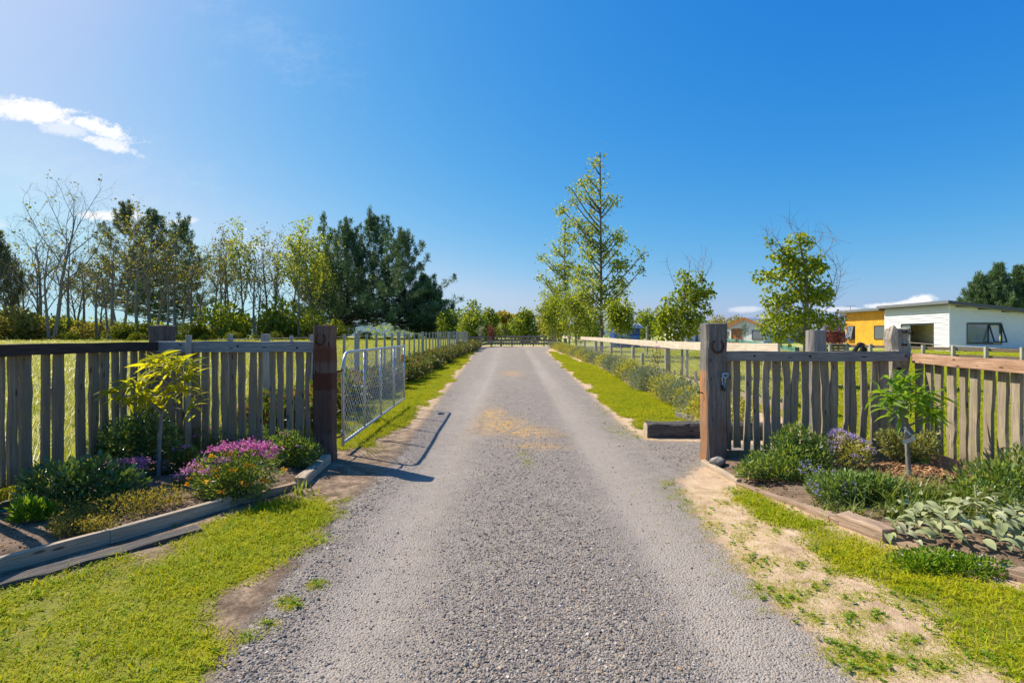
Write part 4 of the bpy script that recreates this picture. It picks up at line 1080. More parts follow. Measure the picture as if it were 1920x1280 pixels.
edging([(1318, 868), (1386, 906)], .08, .05, M['edge_pale'], 'short pale edging batten at the foot of the grey gate post', 36, jit=.002)
edging([(1384, 906), (1512, 952)], .055, .06, M['edge_brown'], 'half buried edging timber beside the catmint', 37)
edging([(1505, 950), (1582, 985)], .075, .10, M['edge_brown'], 'cracked pale edging timber left of the felted silver plant', 38)
edging([(1580, 982), (1668, 1018)], .12, .13, M['edge_brown'], 'thick split edging timber touching the felted silver plant', 39, jit=.007)
edging([(1668, 1014), (1850, 1068)], .05, .1, M['edge_brown'], 'edging timber buried under the felted silver plant', 40)
edging([(1846, 1066), (2080, 1130)], .085, .12, M['edge_brown'], 'reddish edging timber at the right edge below the silver plant', 41)
a, b = W(1752, 896), W(1850, 918)
o = beam('plank', (a[0] - .02, a[1] + .02, .17), (b[0] + .1, b[1] + .02, .05), .045, .17, M['rail_brown'], None, 6, .003, .05, 42); tag(o, 'short brown plank lying slanted by the sunlit paling fence', 'plank')

def rock(c, r, seed, label):
    import bmesh
    q = np.random.default_rng(seed); bm = bmesh.new(); bmesh.ops.create_icosphere(bm, subdivisions=3, radius=1)
    V = np.array([v.co[:] for v in bm.verts]); F = [[v.index for v in f.verts] for f in bm.faces]; bm.free()
    dsp = .25 * vnoise(V[:, 0] * 2 + seed, V[:, 1] * 2 + V[:, 2] * 1.7, seed) + .15 * vnoise(V[:, 0] * 5 + seed, V[:, 2] * 5 + V[:, 1] * 4, seed + 1)
    V = V * (.75 + dsp)[:, None] * np.array(r) + np.array(c)
    return tag(obj('rock', V, F, M['rock']), label, 'rock')
c = W(1345, 876); rock((c[0], c[1], .06), (.085, .07, .06), 3, 'knobbly grey rock at the foot of the grey gate post')

ha_ = [W(-40, 990), W(10, 978), W(40, 968), W(75, 958), W(110, 962), W(150, 950), W(185, 940), W(235, 918), W(262, 905), W(292, 900), W(330, 897), W(350, 900)]
V, F = tube(smooth_path([(p[0], p[1], float(bedz(*p)) + .014 + .01 * math.sin(i * 2.1)) for i, p in enumerate(ha_)], 5), .013, 7)
o = obj('garden_hose', V, F, M['hose'], smooth=True); tag(o, 'green garden hose snaking through the left bed', 'hose')

# ------------------------------------------------------------------ plants in the beds
def shrub_mesh(r, lobes, n, L, wid, up=.5, jit=.35, fold=.25):
    """foliage as leaves through the volume of several lobes (cx,cy,cz,rx,ry,rz)"""
    parts = []
    tot = sum(l[3] * l[4] + l[3] * l[5] for l in lobes)
    for (cx_, cy_, cz_, rx, ry, rz_) in lobes:
        k = int(n * (rx * ry + rx * rz_) / tot)
        d = rand_dirs(k, r); q = r.random(k) ** .38
        nn = fbm(d[:, 0] * 2.3 + cx_ * 5 + 9, d[:, 1] * 2.3 + d[:, 2] * 2.1 + 4, 2)
        rad = q * (.72 + .55 * nn)
        p = np.stack([cx_ + d[:, 0] * rx * rad, cy_ + d[:, 1] * ry * rad, cz_ + d[:, 2] * rz_ * rad], 1)
        p[:, 2] = np.abs(p[:, 2])
        dr = d * .8 + np.array([0, 0, up]) + r.normal(0, jit, (k, 3))
        parts.append(leaves(p, dr, L * r.uniform(.6, 1.25, k), wid, r, fold))
    return join(parts)

def stems(r, lobes, n, rad=.006):
    mb = MB()
    for _ in range(n):
        l = lobes[r.integers(len(lobes))]; d = rand_dirs(1, r)[0]; d[2] = abs(d[2])
        e = np.array(l[:3]) + d * np.array(l[3:]) * .75
        b = np.array([l[0] * .4 + r.normal(0, .02), l[1] * .4 + r.normal(0, .02), -.02])
        mb.add(*tube([b, b * .5 + e * .5 + r.normal(0, .02, 3), e], [rad, rad * .7, rad * .4], 4))
    return mb.get()

def flower_heads(r, pts, R_, L, per, up=.6):
    pos = np.repeat(pts, per, 0) + r.normal(0, 1, (len(pts) * per, 3)) * np.array([R_, R_, R_ * .45])
    d = rand_dirs(len(pos), r) + np.array([0, 0, up])
    return leaves(pos, d, L * r.uniform(.7, 1.2, len(pos)), .75, r, .1)

def shrub(name, px, py, lobes, n, L, wid, leafm, label, seed, cat='shrub', up=.5, flowers=(), z=None, group=None, nst=14, jit=.35):
    r = np.random.default_rng(seed); x, y = W(px, py); zz = float(bedz(x, y)) if z is None else z
    t = thing(name, (x, y, zz), label, cat, group)
    V, F, q = shrub_mesh(r, lobes, n, L, wid, up, jit); obj('foliage', V, F, leafm, t, q, local=True)
    V, F = stems(r, lobes, nst); obj('stems', V, F, M['bark_brown'], t, local=True)
    for (matn, pts, R_, Lf, per) in flowers:
        V, F, q = flower_heads(r, np.array(pts), R_, Lf, per); obj('blossom', V, F, M[matn], t, q, local=True)
    return t

def onlobes(r, lobes, n, zmin=.2, push=1.0):
    out = []
    while len(out) < n:
        l = lobes[r.integers(len(lobes))]; d = rand_dirs(1, r)[0]
        if d[2] < zmin or d[1] > .6: continue
        out.append([l[0] + d[0] * l[3] * push, l[1] + d[1] * l[4] * push, max(.02, l[2] + d[2] * l[5] * push)])
    return out
r5 = np.random.default_rng(55)
lb = [(-.12, 0, .14, .22, .2, .2), (.12, .05, .16, .22, .2, .22), (.32, .1, .1, .18, .16, .16)]
shrub('dark_shrub', 130, 962, lb, 2300, .055, .5, M['leaf_dark'], 'dark glossy shrub low against the black railed fence at left', 101)
lb = [(0, 0, .22, .26, .2, .3), (.15, .1, .4, .2, .18, .28), (-.2, .05, .2, .2, .18, .22), (.3, .05, .25, .2, .18, .24)]
shrub('dark_shrub', 235, 898, lb, 3600, .05, .5, M['leaf_dark'], 'tall dark glossy shrub behind the yellow green small tree', 102)
lb = [(0, 0, .16, .3, .18, .18), (.3, .02, .18, .24, .18, .18), (-.3, 0, .2, .2, .18, .2)]
shrub('verbena_plant', 425, 858, lb, 3000, .045, .4, M['leaf_dark'], 'dark leafy plant with scattered mauve heads under the silver rail', 103, 'flowering plant', flowers=[('petal_pink', onlobes(r5, lb, 8, .3, 1.1), .022, .02, 26)])
lb = [(-.12, 0, .16, .22, .2, .2), (.12, .03, .2, .24, .22, .24), (.0, -.08, .12, .32, .2, .16)]
fl = [('petal_purple', [[x_, y_, .33 + .10 * (1 - ((x_ - .08) / .35) ** 2) + r5.normal(0, .015)] for x_, y_ in zip(r5.uniform(-.16, .36, 30), r5.uniform(-.16, .14, 30))], .028, .024, 26),
      ('petal_pink', [[x_, y_, .27 + r5.normal(0, .03)] for x_, y_ in zip(r5.uniform(-.36, .02, 14), r5.uniform(-.2, .1, 14))], .026, .022, 26),
      ('petal_yellow', onlobes(r5, lb, 22, -.1, 1.05), .014, .028, 9)]
shrub('aster_bush', 440, 938, lb, 4200, .038, .38, M['leaf_shrub'], 'big rounded bush with purple and orange flowers by the left edging', 104, 'flowering bush', flowers=fl)
lb = [(0, 0, .16, .2, .17, .2), (.14, -.02, .12, .18, .15, .16)]
shrub('green_shrub', 540, 885, lb, 2400, .04, .42, M['leaf_shrub'], 'leafy green shrub at the foot of the dark brown gate post', 105, flowers=[('petal_pink', onlobes(r5, lb, 5, .4, 1.05), .01, .016, 8)])
lb = [(0, 0, .07, .16, .10, .08)]
shrub('pink_flower_clump', 246, 912, lb, 700, .035, .4, M['leaf_shrub'], 'clump of mauve pink flower heads just left of the small tree trunk', 106, 'flowers', flowers=[('petal_pink', [[-.10, -.06, .17], [-.05, -.07, .18], [0, -.05, .17], [.12, -.04, .19], [.15, -.05, .17], [-.08, -.08, .12], [-.03, -.09, .11], [-.14, -.05, .16], [.08, -.06, .18], [.14, -.09, .13]], .032, .026, 60)], nst=5)
lb = [(0, 0, .09, .16, .12, .12), (.1, .05, .14, .12, .1, .12)]
shrub('pink_flower_clump', 325, 896, lb, 1300, .035, .42, M['leaf_shrub'], 'loose plant with small pale pink flowers right of the small tree trunk', 107, 'flowers', flowers=[('petal_pink', [[-.02, -.1, .12], [-.01, -.1, .07], [.12, 0, .26], [.03, 0, .22]], .024, .02, 40), ('petal_white', [[-.12, -.05, .17], [-.1, -.06, .14]], .015, .02, 20)], nst=6)
lb = [(0, 0, .07, .08, .08, .08)]
shrub('red_flower_clump', 352, 893, lb, 500, .035, .4, M['leaf_shrub'], 'small plant with bright red flowers left of the purple bush', 108, 'flowers', flowers=[('petal_red', onlobes(r5, lb, 12, 0, 1.15), .015, .026, 10)], nst=4)
lb = [(0, 0, .04, .10, .07, .06)]
shrub('pink_flower_clump', 345, 922, lb, 420, .03, .4, M['leaf_shrub'], 'low mauve flower clump in front of the purple bush', 109, 'flowers', flowers=[('petal_pink', [[-.04, -.03, .09], [.0, -.04, .08], [.03, -.03, .06]], .025, .02, 40)], nst=4)
lb = [(-.2, .05, .04, .24, .2, .09), (.15, 0, .05, .26, .22, .1), (0, -.2, .03, .2, .14, .08), (.3, .2, .04, .2, .2, .1)]
shrub('ground_cover_plant', 190, 978, lb, 5200, .022, .5, M['leaf_cover'], 'olive brown creeping ground cover spread over the left bed', 110, 'ground cover', nst=8, jit=.6)
lb = [(0, 0, .03, .16, .12, .08), (.16, .02, .03, .12, .1, .07)]
shrub('ground_cover_plant', 135, 1012, lb, 1700, .022, .5, M['leaf_cover'], 'small olive creeping plant next to the bright green weed', 111, 'ground cover', nst=5, jit=.6)
lb = [(0, 0, .06, .10, .08, .09), (.1, .02, .04, .07, .06, .06)]
shrub('green_weed', 52, 990, lb, 420, .07, .28, M['leaf_weed'], 'bright green weed by the hose near the left edge', 112, 'weed', up=.9, nst=4)
# right bed
lb = [(.0, 0, .14, .24, .2, .17), (-.28, -.06, .10, .18, .15, .12), (.22, .0, .15, .2, .17, .17), (-.06, -.16, .09, .26, .14, .11), (.16, .12, .33, .15, .12, .16), (.05, .12, .28, .12, .1, .14), (.34, .08, .24, .1, .1, .14), (-.4, -.05, .05, .12, .1, .07)]
shrub('green_shrub', 1475, 902, lb, 5200, .042, .42, M['leaf_shrub'], 'large dense green shrub in front of the plain grey rail', 120)
lb = [(0, 0, .15, .2, .15, .16), (-.05, .1, .24, .12, .1, .12)]
shrub('lilac_bush', 1598, 896, lb, 1500, .028, .45, M['leaf_gold'], 'brownish bush crowned with lilac flowers below the corner post', 121, 'flowering bush', flowers=[('petal_lilac', onlobes(r5, lb, 34, .05, 1.08), .02, .018, 22)])
lb = [(0, 0, .1, .28, .2, .14), (.22, -.04, .1, .24, .18, .13)]
spk = []
for i in range(10):
    bx, by, hh = r5.uniform(-.36, .1), r5.uniform(-.2, .12), r5.uniform(.16, .36)
    for q in range(5): spk.append([bx + q * .006 * r5.normal(), by, hh - q * .022])
shrub('catmint_plant', 1580, 948, lb, 4200, .038, .5, M['leaf_cat'], 'fresh green catmint with violet blue flower spikes in the right bed', 122, 'flowering plant', flowers=[('petal_blue', spk, .008, .014, 9)])
lb = [(-.13, 0, .18, .12, .12, .13), (.14, 0, .17, .14, .12, .13), (.0, .02, .1, .16, .12, .12), (.22, .02, .24, .08, .08, .08), (-.2, .02, .26, .08, .08, .08)]
shrub('variegated_shrub', 1703, 897, lb, 2300, .035, .5, M['leaf_varieg'], 'cream and green variegated shrub behind the right small tree trunk', 123, nst=24)
lb = [(0, 0, .16, .3, .24, .2), (.3, .1, .2, .26, .2, .24), (-.24, -.02, .1, .18, .16, .12), (.5, 0, .2, .2, .2, .2)]
shrub('dark_shrub', 1880, 965, lb, 3600, .05, .42, M['leaf_shrub'], 'dark leafy shrub at the right edge below the brown rail', 124)
lb = [(-.12, 0, .03, .2, .1, .06), (.15, -.05, .03, .22, .1, .06), (.0, .06, .04, .2, .1, .05)]
shrub('chickweed_patch', 1765, 1066, lb, 2600, .026, .55, M['leaf_weed'], 'bright green low weed under the felted silver plant', 125, 'weed', nst=6, flowers=[('petal_white', onlobes(r5, lb, 7, .3, 1.05), .006, .014, 5)])

# strap-leaved grass around the catmint: each tussock is a thing
def tussock(px, py, n, L, seed, label):
    r = np.random.default_rng(seed); x, y = W(px, py); t = thing('strap_leaf_tussock', (x, y, float(bedz(x, y))), label, 'grass tussock', 'strap leaved tussocks in the right bed')
    V = []; F = []; q = []
    for _ in range(int(n * 2.2)):
        a = r.random() * 6.283; l = L * 1.2 * r.uniform(.5, 1.2); w = r.uniform(.006, .012); b = np.array([r.normal(0, .075), r.normal(0, .05), 0]); d = np.array([math.cos(a), math.sin(a), 0]); s = np.array([-d[1], d[0], 0]); ln = r.uniform(.3, 1.0); k = len(V)
        for j in range(5):
            tt = j / 4; c = b + d * l * ln * tt ** 1.4 + np.array([0, 0, 1]) * l * (tt * (1.1 - .65 * ln * tt))
            V += [c - s * w * (1 - .9 * tt), c + s * w * (1 - .9 * tt)]
        for j in range(4): F.append((k + 2 * j, k + 2 * j + 1, k + 2 * j + 3, k + 2 * j + 2))
        q += [r.random()] * 10
    obj('blades', V, F, M['strap'], t, q, local=True); return t
TUS = ['against the right side of the catmint', 'just right of and below the catmint', 'left of the right small tree trunk', 'directly before the right small tree trunk', 'right of the small tree trunk by the mulch', 'before the mulch midway to the dark shrub', 'touching the back of the silver plant', 'at the left end of the silver plant', 'before the dark right edge shrub', 'rising through the right part of the silver plant', 'tall at the right frame edge', 'small below the catmint near the edging', 'smallest at the left foot of the catmint']
for i, (px, py, n, L) in enumerate([(1632, 948, 26, .24), (1660, 962, 30, .26), (1690, 950, 30, .24), (1722, 958, 34, .24), (1757, 952, 30, .22), (1790, 962, 30, .24), (1740, 978, 30, .22), (1690, 985, 30, .2), (1830, 985, 26, .24), (1880, 1000, 26, .26), (1910, 985, 22, .28), (1600, 975, 20, .16), (1560, 962, 16, .14)]):
    tussock(px, py, n, L, 130 + i, 'tussock of thin arching green blades, ' + TUS[i])

for i, (px, py, n, L, lb) in enumerate([(566, 926, 9, .17, 'loose tussock of pale blades below the short edging timber'), (28, 940, 14, .3, 'leggy tussock of long dry blades at the left edge'), (378, 905, 12, .2, 'thin upright blades left of the purple flower bush'), (470, 858, 12, .22, 'arching blades behind the purple flower bush')]):
    tussock(px, py, n, L, 160 + i, lb)['group'] = 'stray grass tussocks in the left bed'
# felted silver plant: every large leaf its own object
def big_leaf_mesh(name, L, w, matl, curl, seed, nl=4, cup=.3):
    V = []; F = []; r = np.random.default_rng(seed)
    for i in range(nl + 1):
        t = i / nl; ww = w * (math.sin(math.pi * min(1, (t * .86 + .08))) ** .75) * (1 if i < nl else .25)
        c = np.array([L * t, 0, curl * L * (t - t * t * 1.6)])
        for j in (-1, 0, 1): V.append(c + np.array([0, j * ww / 2, abs(j) * ww * cup + r.normal(0, .02 * w)]))
    for i in range(nl):
        for j in range(2): a = i * 3 + j; F.append((a, a + 1, a + 4, a + 3))
    return mesh(name, V, F, matl, np.full(len(V), r.random()), smooth=True)

def put_leaf(me, parent, p, d, roll=0, sc=1.0, name='leaf'):
    d = Vector(d).normalized(); up = Vector((0, 0, 1)); s = up.cross(d)
    if s.length < 1e-3: s = Vector((0, 1, 0))
    s.normalize(); n = d.cross(s)
    m = Matrix((d, s, n)).transposed().to_4x4() @ Matrix.Rotation(roll, 4, 'X')
    o = bpy.data.objects.new(name, me); COL.objects.link(o); o.parent = parent
    o.matrix_local = Matrix.Translation(p) @ m @ Matrix.Scale(sc, 4)
    return o
le = [big_leaf_mesh('felted_leaf', .082, .046, M['lambsear'], c, i, cup=.22) for i, c in enumerate((.5, .35, .2, .6))]
c0 = W(1795, 1020); lt = thing('felted_silver_plant', (c0[0], c0[1], float(bedz(*c0))), 'spreading plant with big soft silver leaves in the right bed', 'plant')
r = np.random.default_rng(77)
for i in range(230):
    px = r.uniform(1665, 1945); py = np.interp(px, [1660, 1760, 1940], [1000, 1012, 1035]) + r.normal(0, 20)
    q = W(px, min(max(py, 955), 1068)); edge = 1 - abs((px - 1830) / 190)
    h = max(.02, (.06 + .16 * edge) * r.uniform(.3, 1.15)); a = r.random() * 6.283
    el = r.uniform(-.15, .8)
    if py > 1022: a = r.uniform(-2.6, -.5); el = r.uniform(-.5, .25)
    put_leaf(le[i % 4], lt, (q[0] - c0[0], q[1] - c0[1], h), (math.cos(a), math.sin(a), el), r.normal(0, .35), r.uniform(.6, 1.25))
for (px, py, h) in ((1830, 1005, .30), (1868, 1010, .24), (1800, 1000, .2), (1905, 1010, .22), (1770, 1005, .16)):
    q = W(px, py); b = np.array([q[0] - c0[0], q[1] - c0[1], 0])
    V, F = tube([b, b + np.array([.01, 0, h * .5]), b + np.array([.0, .01, h])], .007, 5); obj('stalk', V, F, M['lambsear'], lt, np.full(len(V), .8), local=True)
    for k in range(9):
        a = k * 2.4; put_leaf(le[k % 4], lt, b + np.array([0, 0, h * (.3 + .08 * k)]), (math.cos(a), math.sin(a), 1.0), 0, .55 - .03 * k)

# the two small grafted trees with long leaves
def lance_mesh(name, L, w, matl, seed):
    V = []; F = []; r = np.random.default_rng(seed); n = 4
    for i in range(n + 1):
        t = i / n; ww = w * [.25, .85, 1, .7, .04][i]; c = np.array([L * t, 0, .12 * L * t - .42 * L * t * t])
        for j in (-1, 0, 1): V.append(c + np.array([0, j * ww / 2, abs(j) * ww * .22]))
    for i in range(n):
        for j in range(2): a = i * 3 + j; F.append((a, a + 1, a + 4, a + 3))
    return mesh(name, V, F, matl, np.full(len(V), r.random()))

def grafted_tree(px, py, trunk_px, y, limbs, rosettes, matl, label, seed, L, nleaf, rmat='bark_grey'):
    r = np.random.default_rng(seed); base = np.array([X(px, y), y, float(bedz(X(px, y), y))])
    t = thing('small_tree', tuple(base), label, 'small tree')
    pts = [np.array([X(a, y), y + dy, Z(b, y)]) for a, b, dy in trunk_px]; pts[0][2] = base[2] - .04
    V, F = tube(smooth_path(pts, 5), np.linspace(.022, .015, (len(pts) - 1) * 5 + 1), 9); obj('trunk', V, F, M[rmat], t, smooth=True)
    for lm in limbs:
        q = [np.array([X(a, y), y + dy, Z(b, y)]) for a, b, dy in lm]
        sp_ = smooth_path(q, 4); V, F = tube(sp_, np.linspace(.010, .004, len(sp_)), 6); obj('limb', V, F, M[rmat], t, smooth=True)
    ms = [lance_mesh('lance_leaf', L * k, L * .2, matl, seed + i) for i, k in enumerate((1, .85, .7, 1.1))]
    for (a, b, dy, tilt, k) in rosettes:
        c = np.array([X(a, y), y + dy, Z(b, y)]) - base
        n = int(nleaf * k)
        for i in range(n):
            an = i * 2.399 + r.normal(0, .25); el = r.uniform(-.75, .5) if i > 3 else r.uniform(.6, 1.6)
            off = np.array([math.cos(an), math.sin(an), 0]) * .015 + np.array([0, 0, r.uniform(-.05, .03)])
            put_leaf(ms[i % 4], t, c + off + r.normal(0, .022, 3), (math.cos(an) + tilt, math.sin(an), el + r.normal(0, .2)), r.normal(0, .5), r.uniform(.55, 1.15))
    return t
yl = W(297, 903)[1]
grafted_tree(297, 903, [(297, 903, 0), (298, 850, 0), (301, 800, 0), (303, 775, 0)], yl,
    [[(303, 775, 0), (312, 745, .03), (318, 710, .04), (314, 690, .05)], [(303, 776, 0), (290, 755, -.06), (262, 742, -.1), (245, 736, -.1)], [(304, 775, 0), (322, 766, .03), (345, 770, .03), (356, 762, .03)], [(315, 720, .04), (335, 712, -.03), (350, 704, -.04)], [(314, 722, .03), (296, 700, -.05), (284, 692, -.08)], [(312, 740, .03), (300, 738, -.1), (285, 732, -.14)]],
    [(320, 672, .03, 0, 1.3), (298, 676, -.04, -.3, 1.2), (345, 680, .0, .4, 1.2), (280, 680, .06, -.4, .8), (325, 690, -.12, 0, 1), (302, 690, .12, 0, .8), (330, 722, -.06, .2, 1.1), (352, 712, -.02, .5, 1), (340, 705, .1, .3, .7), (262, 728, -.06, -.3, 1.2), (235, 735, -.08, -.6, 1.2), (285, 732, -.1, 0, 1.1), (252, 716, .04, -.2, .8), (300, 745, -.12, .1, .9), (275, 745, .05, -.1, .7), (360, 762, .02, .2, .7), (318, 752, .06, .3, .5)],
    M['chestnut'], 'small grafted tree with yellow green leaves in the left bed', 200, .185, 16)
yr = W(1704, 917)[1]
tr2 = grafted_tree(1704, 917, [(1704, 917, 0), (1703, 870, 0), (1700, 820, 0), (1700, 800, 0)], yr,
    [[(1700, 800, 0), (1700, 770, .02), (1705, 740, .02)], [(1700, 800, 0), (1680, 780, -.06), (1662, 768, -.06)], [(1700, 800, 0), (1722, 785, -.04), (1742, 778, -.06)], [(1700, 780, 0), (1715, 765, .08), (1740, 755, .08)]],
    [(1703, 718, .02, 0, 1.8), (1680, 736, -.05, -.3, 1.5), (1722, 734, -.02, .3, 1.5), (1700, 740, -.12, 0, 1.3), (1662, 752, -.03, -.5, 1.4), (1672, 772, -.08, -.4, 1.4), (1745, 746, .04, .6, 1.3), (1752, 762, .02, .6, .9), (1722, 768, -.12, .2, 1.5), (1740, 782, -.06, .4, 1.4), (1690, 768, -.12, -.1, 1.2), (1735, 760, .1, .3, .9), (1705, 750, .12, 0, 1), (1664, 738, .08, -.5, .9), (1686, 712, .05, -.2, 1.0), (1712, 712, .1, .2, .9)],
    M['chestnut2'], 'small grafted tree with fresh green leaves and a white tag', 230, .158, 14)
lt_ = thing('plant_label', (X(1695, yr), yr - .03, Z(822, yr)), 'white plastic label strip tied to the trunk of the right small tree', 'plant label')
def pr(px, py, d=-.03): return np.array([X(px, yr), yr + d, Z(py, yr)])
V = [pr(1686, 825), pr(1691, 831), pr(1709, 823, -.05), pr(1704, 812, -.05), pr(1697, 818, -.06), pr(1706, 810, -.02), pr(1700, 811, 0)]
obj('label_strip', V, [(0, 1, 2, 4), (4, 2, 3)], M['plastic_tag'], lt_)
obj('label_tie', [pr(1690, 800, -.02), pr(1693, 799, -.02), pr(1701, 812, -.05), pr(1697, 813, -.05)], [(0, 1, 2, 3)], M['plastic_tag'], lt_)

# bark mulch chips
chip = []
for i in range(5):
    V, F = box(-1, 1, -.6, .6, -.18, .18); V = V * (1 + rng.normal(0, .2, V.shape)); m_, T_, bs_, o_ = mat('bark_chip_%d' % i)
    tn = T_.attr('tone', typ='INSTANCER'); T_.set(bs_.inputs['Base Color'], T_.ramp(tn, [(0, (.12, .055, .025)), (.5, (.30, .15, .065)), (1, (.46, .28, .14))])); bs_.inputs['Roughness'].default_value = .9
    chip.append(bpy.data.objects.new('bark_chip_%d' % i, mesh('bark_chip', V, F, m_)))
chip_c = collection('bark_chips', chip)
P_ = [W(1715 + rng.normal(0, 62), 912 + rng.normal(0, 17)) for _ in range(1900)] + [W(1420 + rng.normal(0, 60), 905 + rng.normal(0, 14)) for _ in range(160)]
P_ = np.array([p for p in P_ if sdist(bedR, p[0], p[1]) > .05 and p[1] < 5.6])
scatter('bark_mulch', np.c_[P_, bedz(P_[:, 0], P_[:, 1]) + .008], rng.normal(0, .5, (len(P_), 3)) + np.c_[np.zeros((len(P_), 2)), rng.random(len(P_)) * 6.28], np.repeat(rng.uniform(.007, .02, (len(P_), 1)), 3, 1), rng.integers(0, 5, len(P_)), chip_c, 'orange brown bark mulch heaped round the right small tree', 'mulch')
# crumbs of soil and twigs in the beds
P1 = np.array([p for p in np.c_[rng.uniform(-4, -2, 9000), rng.uniform(3, 5.7, 9000)] if sdist(bedL, p[0], p[1]) > .04][:3500])
P2 = np.array([p for p in np.c_[rng.uniform(2.2, 4.2, 9000), rng.uniform(3.2, 5.7, 9000)] if sdist(bedR, p[0], p[1]) > .04][:2000])
for P_, lb in ((P1, 'brown crumbs of soil and dry litter on the left bed'), (P2, 'brown crumbs of soil and dry litter on the right bed')):
    scatter('soil_crumbs', np.c_[P_, bedz(P_[:, 0], P_[:, 1]) + .003], rng.normal(0, .4, (len(P_), 3)) + np.c_[np.zeros((len(P_), 2)), rng.random(len(P_)) * 6.28], np.repeat(rng.uniform(.002, .009, (len(P_), 1)), 3, 1), rng.integers(0, 5, len(P_)), chip_c, lb, 'soil')

# ------------------------------------------------------------------ hedges along the drive
def hedge_kind(name, r, lobes, n, L, wid, matl, label, cat, group):
    t = thing(name, (0, 0, 0), label, cat, group)
    V, F, q = shrub_mesh(r, lobes, n, L, wid, .5); obj('foliage', V, F, matl, t, q, local=True)
    V, F = stems(r, lobes, 8, .008); obj('stems', V, F, M['bark_brown'], t, local=True)
    return t
protos = []
for i in range(3):
    r = np.random.default_rng(300 + i)
    lb = [(r.normal(0, .06), r.normal(0, .06), .28, .42, .48, .32), (r.normal(0, .2), r.normal(0, .25), .34, .3, .3, .3), (.15, -.2, .2, .35, .3, .22), (r.normal(0, .2), r.normal(0, .3), .42, .2, .22, .24)]
    protos.append(hedge_kind('hedge_shrub', r, lb, 2300, .085, .5, M['leaf_hedge'], 'red tipped green shrub in the low hedge along the left verge', 'hedge shrub', 'red tipped hedge along the left of the drive'))
y = 6.9; j = 0; first = set()
while y < 41:
    x = -3.28 + .06 * math.sin(y * 1.7) + (.25 if y > 34 else 0)
    p = protos[j % 3]; sc = random.uniform(.82, 1.12)
    lab = 'red tipped green hedge shrub, ' + ordinal(j) + ' from the wire gate along the left verge'
    if j % 3 not in first: first.add(j % 3); p.location = (x, y, float(gz(x, y))); p.rotation_euler = (0, 0, random.random() * 6.28); p.scale = (sc,) * 3; p['label'] = lab
    else: dup(p, (x, y, float(gz(x, y))), random.random() * 6.28, sc, lab)
    y += .92 * sc; j += 1
pa, pb_ = [], []
for i in range(2):
    r = np.random.default_rng(320 + i)
    lb = [(0, 0, .26, .42, .46, .3), (r.normal(0, .2), r.normal(0, .2), .32, .3, .3, .26), (-.2, .15, .2, .34, .3, .22)]
    pa.append(hedge_kind('silver_shrub', r, lb, 3600, .065, .3, M['leaf_silver'], 'silver grey shrub in the low hedge along the right verge', 'hedge shrub', 'silver shrubs of the right hedge'))
    pb_.append(hedge_kind('gold_shrub', r, lb, 2600, .065, .45, M['leaf_gold'], 'yellow green shrub in the low hedge along the right verge', 'hedge shrub', 'yellow green shrubs of the right hedge'))
y = 7.5; j = 0; first = set(); cnt = {'s': 0, 'g': 0}
seq = 'ggsgsggssgsgsgssgsgsssgsgsgssggssgssgsgsgs'
while y < 41:
    x = float(np.interp(y, [7, 12, 18, 30, 41], [3.2, 3.45, 3.75, 3.65, 3.45])) + .05 * math.sin(y * 2.3)
    lst = pa if seq[j % len(seq)] == 's' else pb_; p = lst[j % 2]; sc = random.uniform(.82, 1.08)
    kk_ = seq[j % len(seq)]; lab = ('silver grey' if kk_ == 's' else 'yellow green') + ' hedge shrub, ' + ordinal(cnt[kk_]) + ' of its colour from the grey gate post'; cnt[kk_] += 1
    if p.name not in first: first.add(p.name); p.location = (x, y, float(gz(x, y))); p.scale = (sc,) * 3; p['label'] = lab
    else: dup(p, (x, y, float(gz(x, y))), random.random() * 6.28, sc, lab)
    y += .78 * sc; j += 1

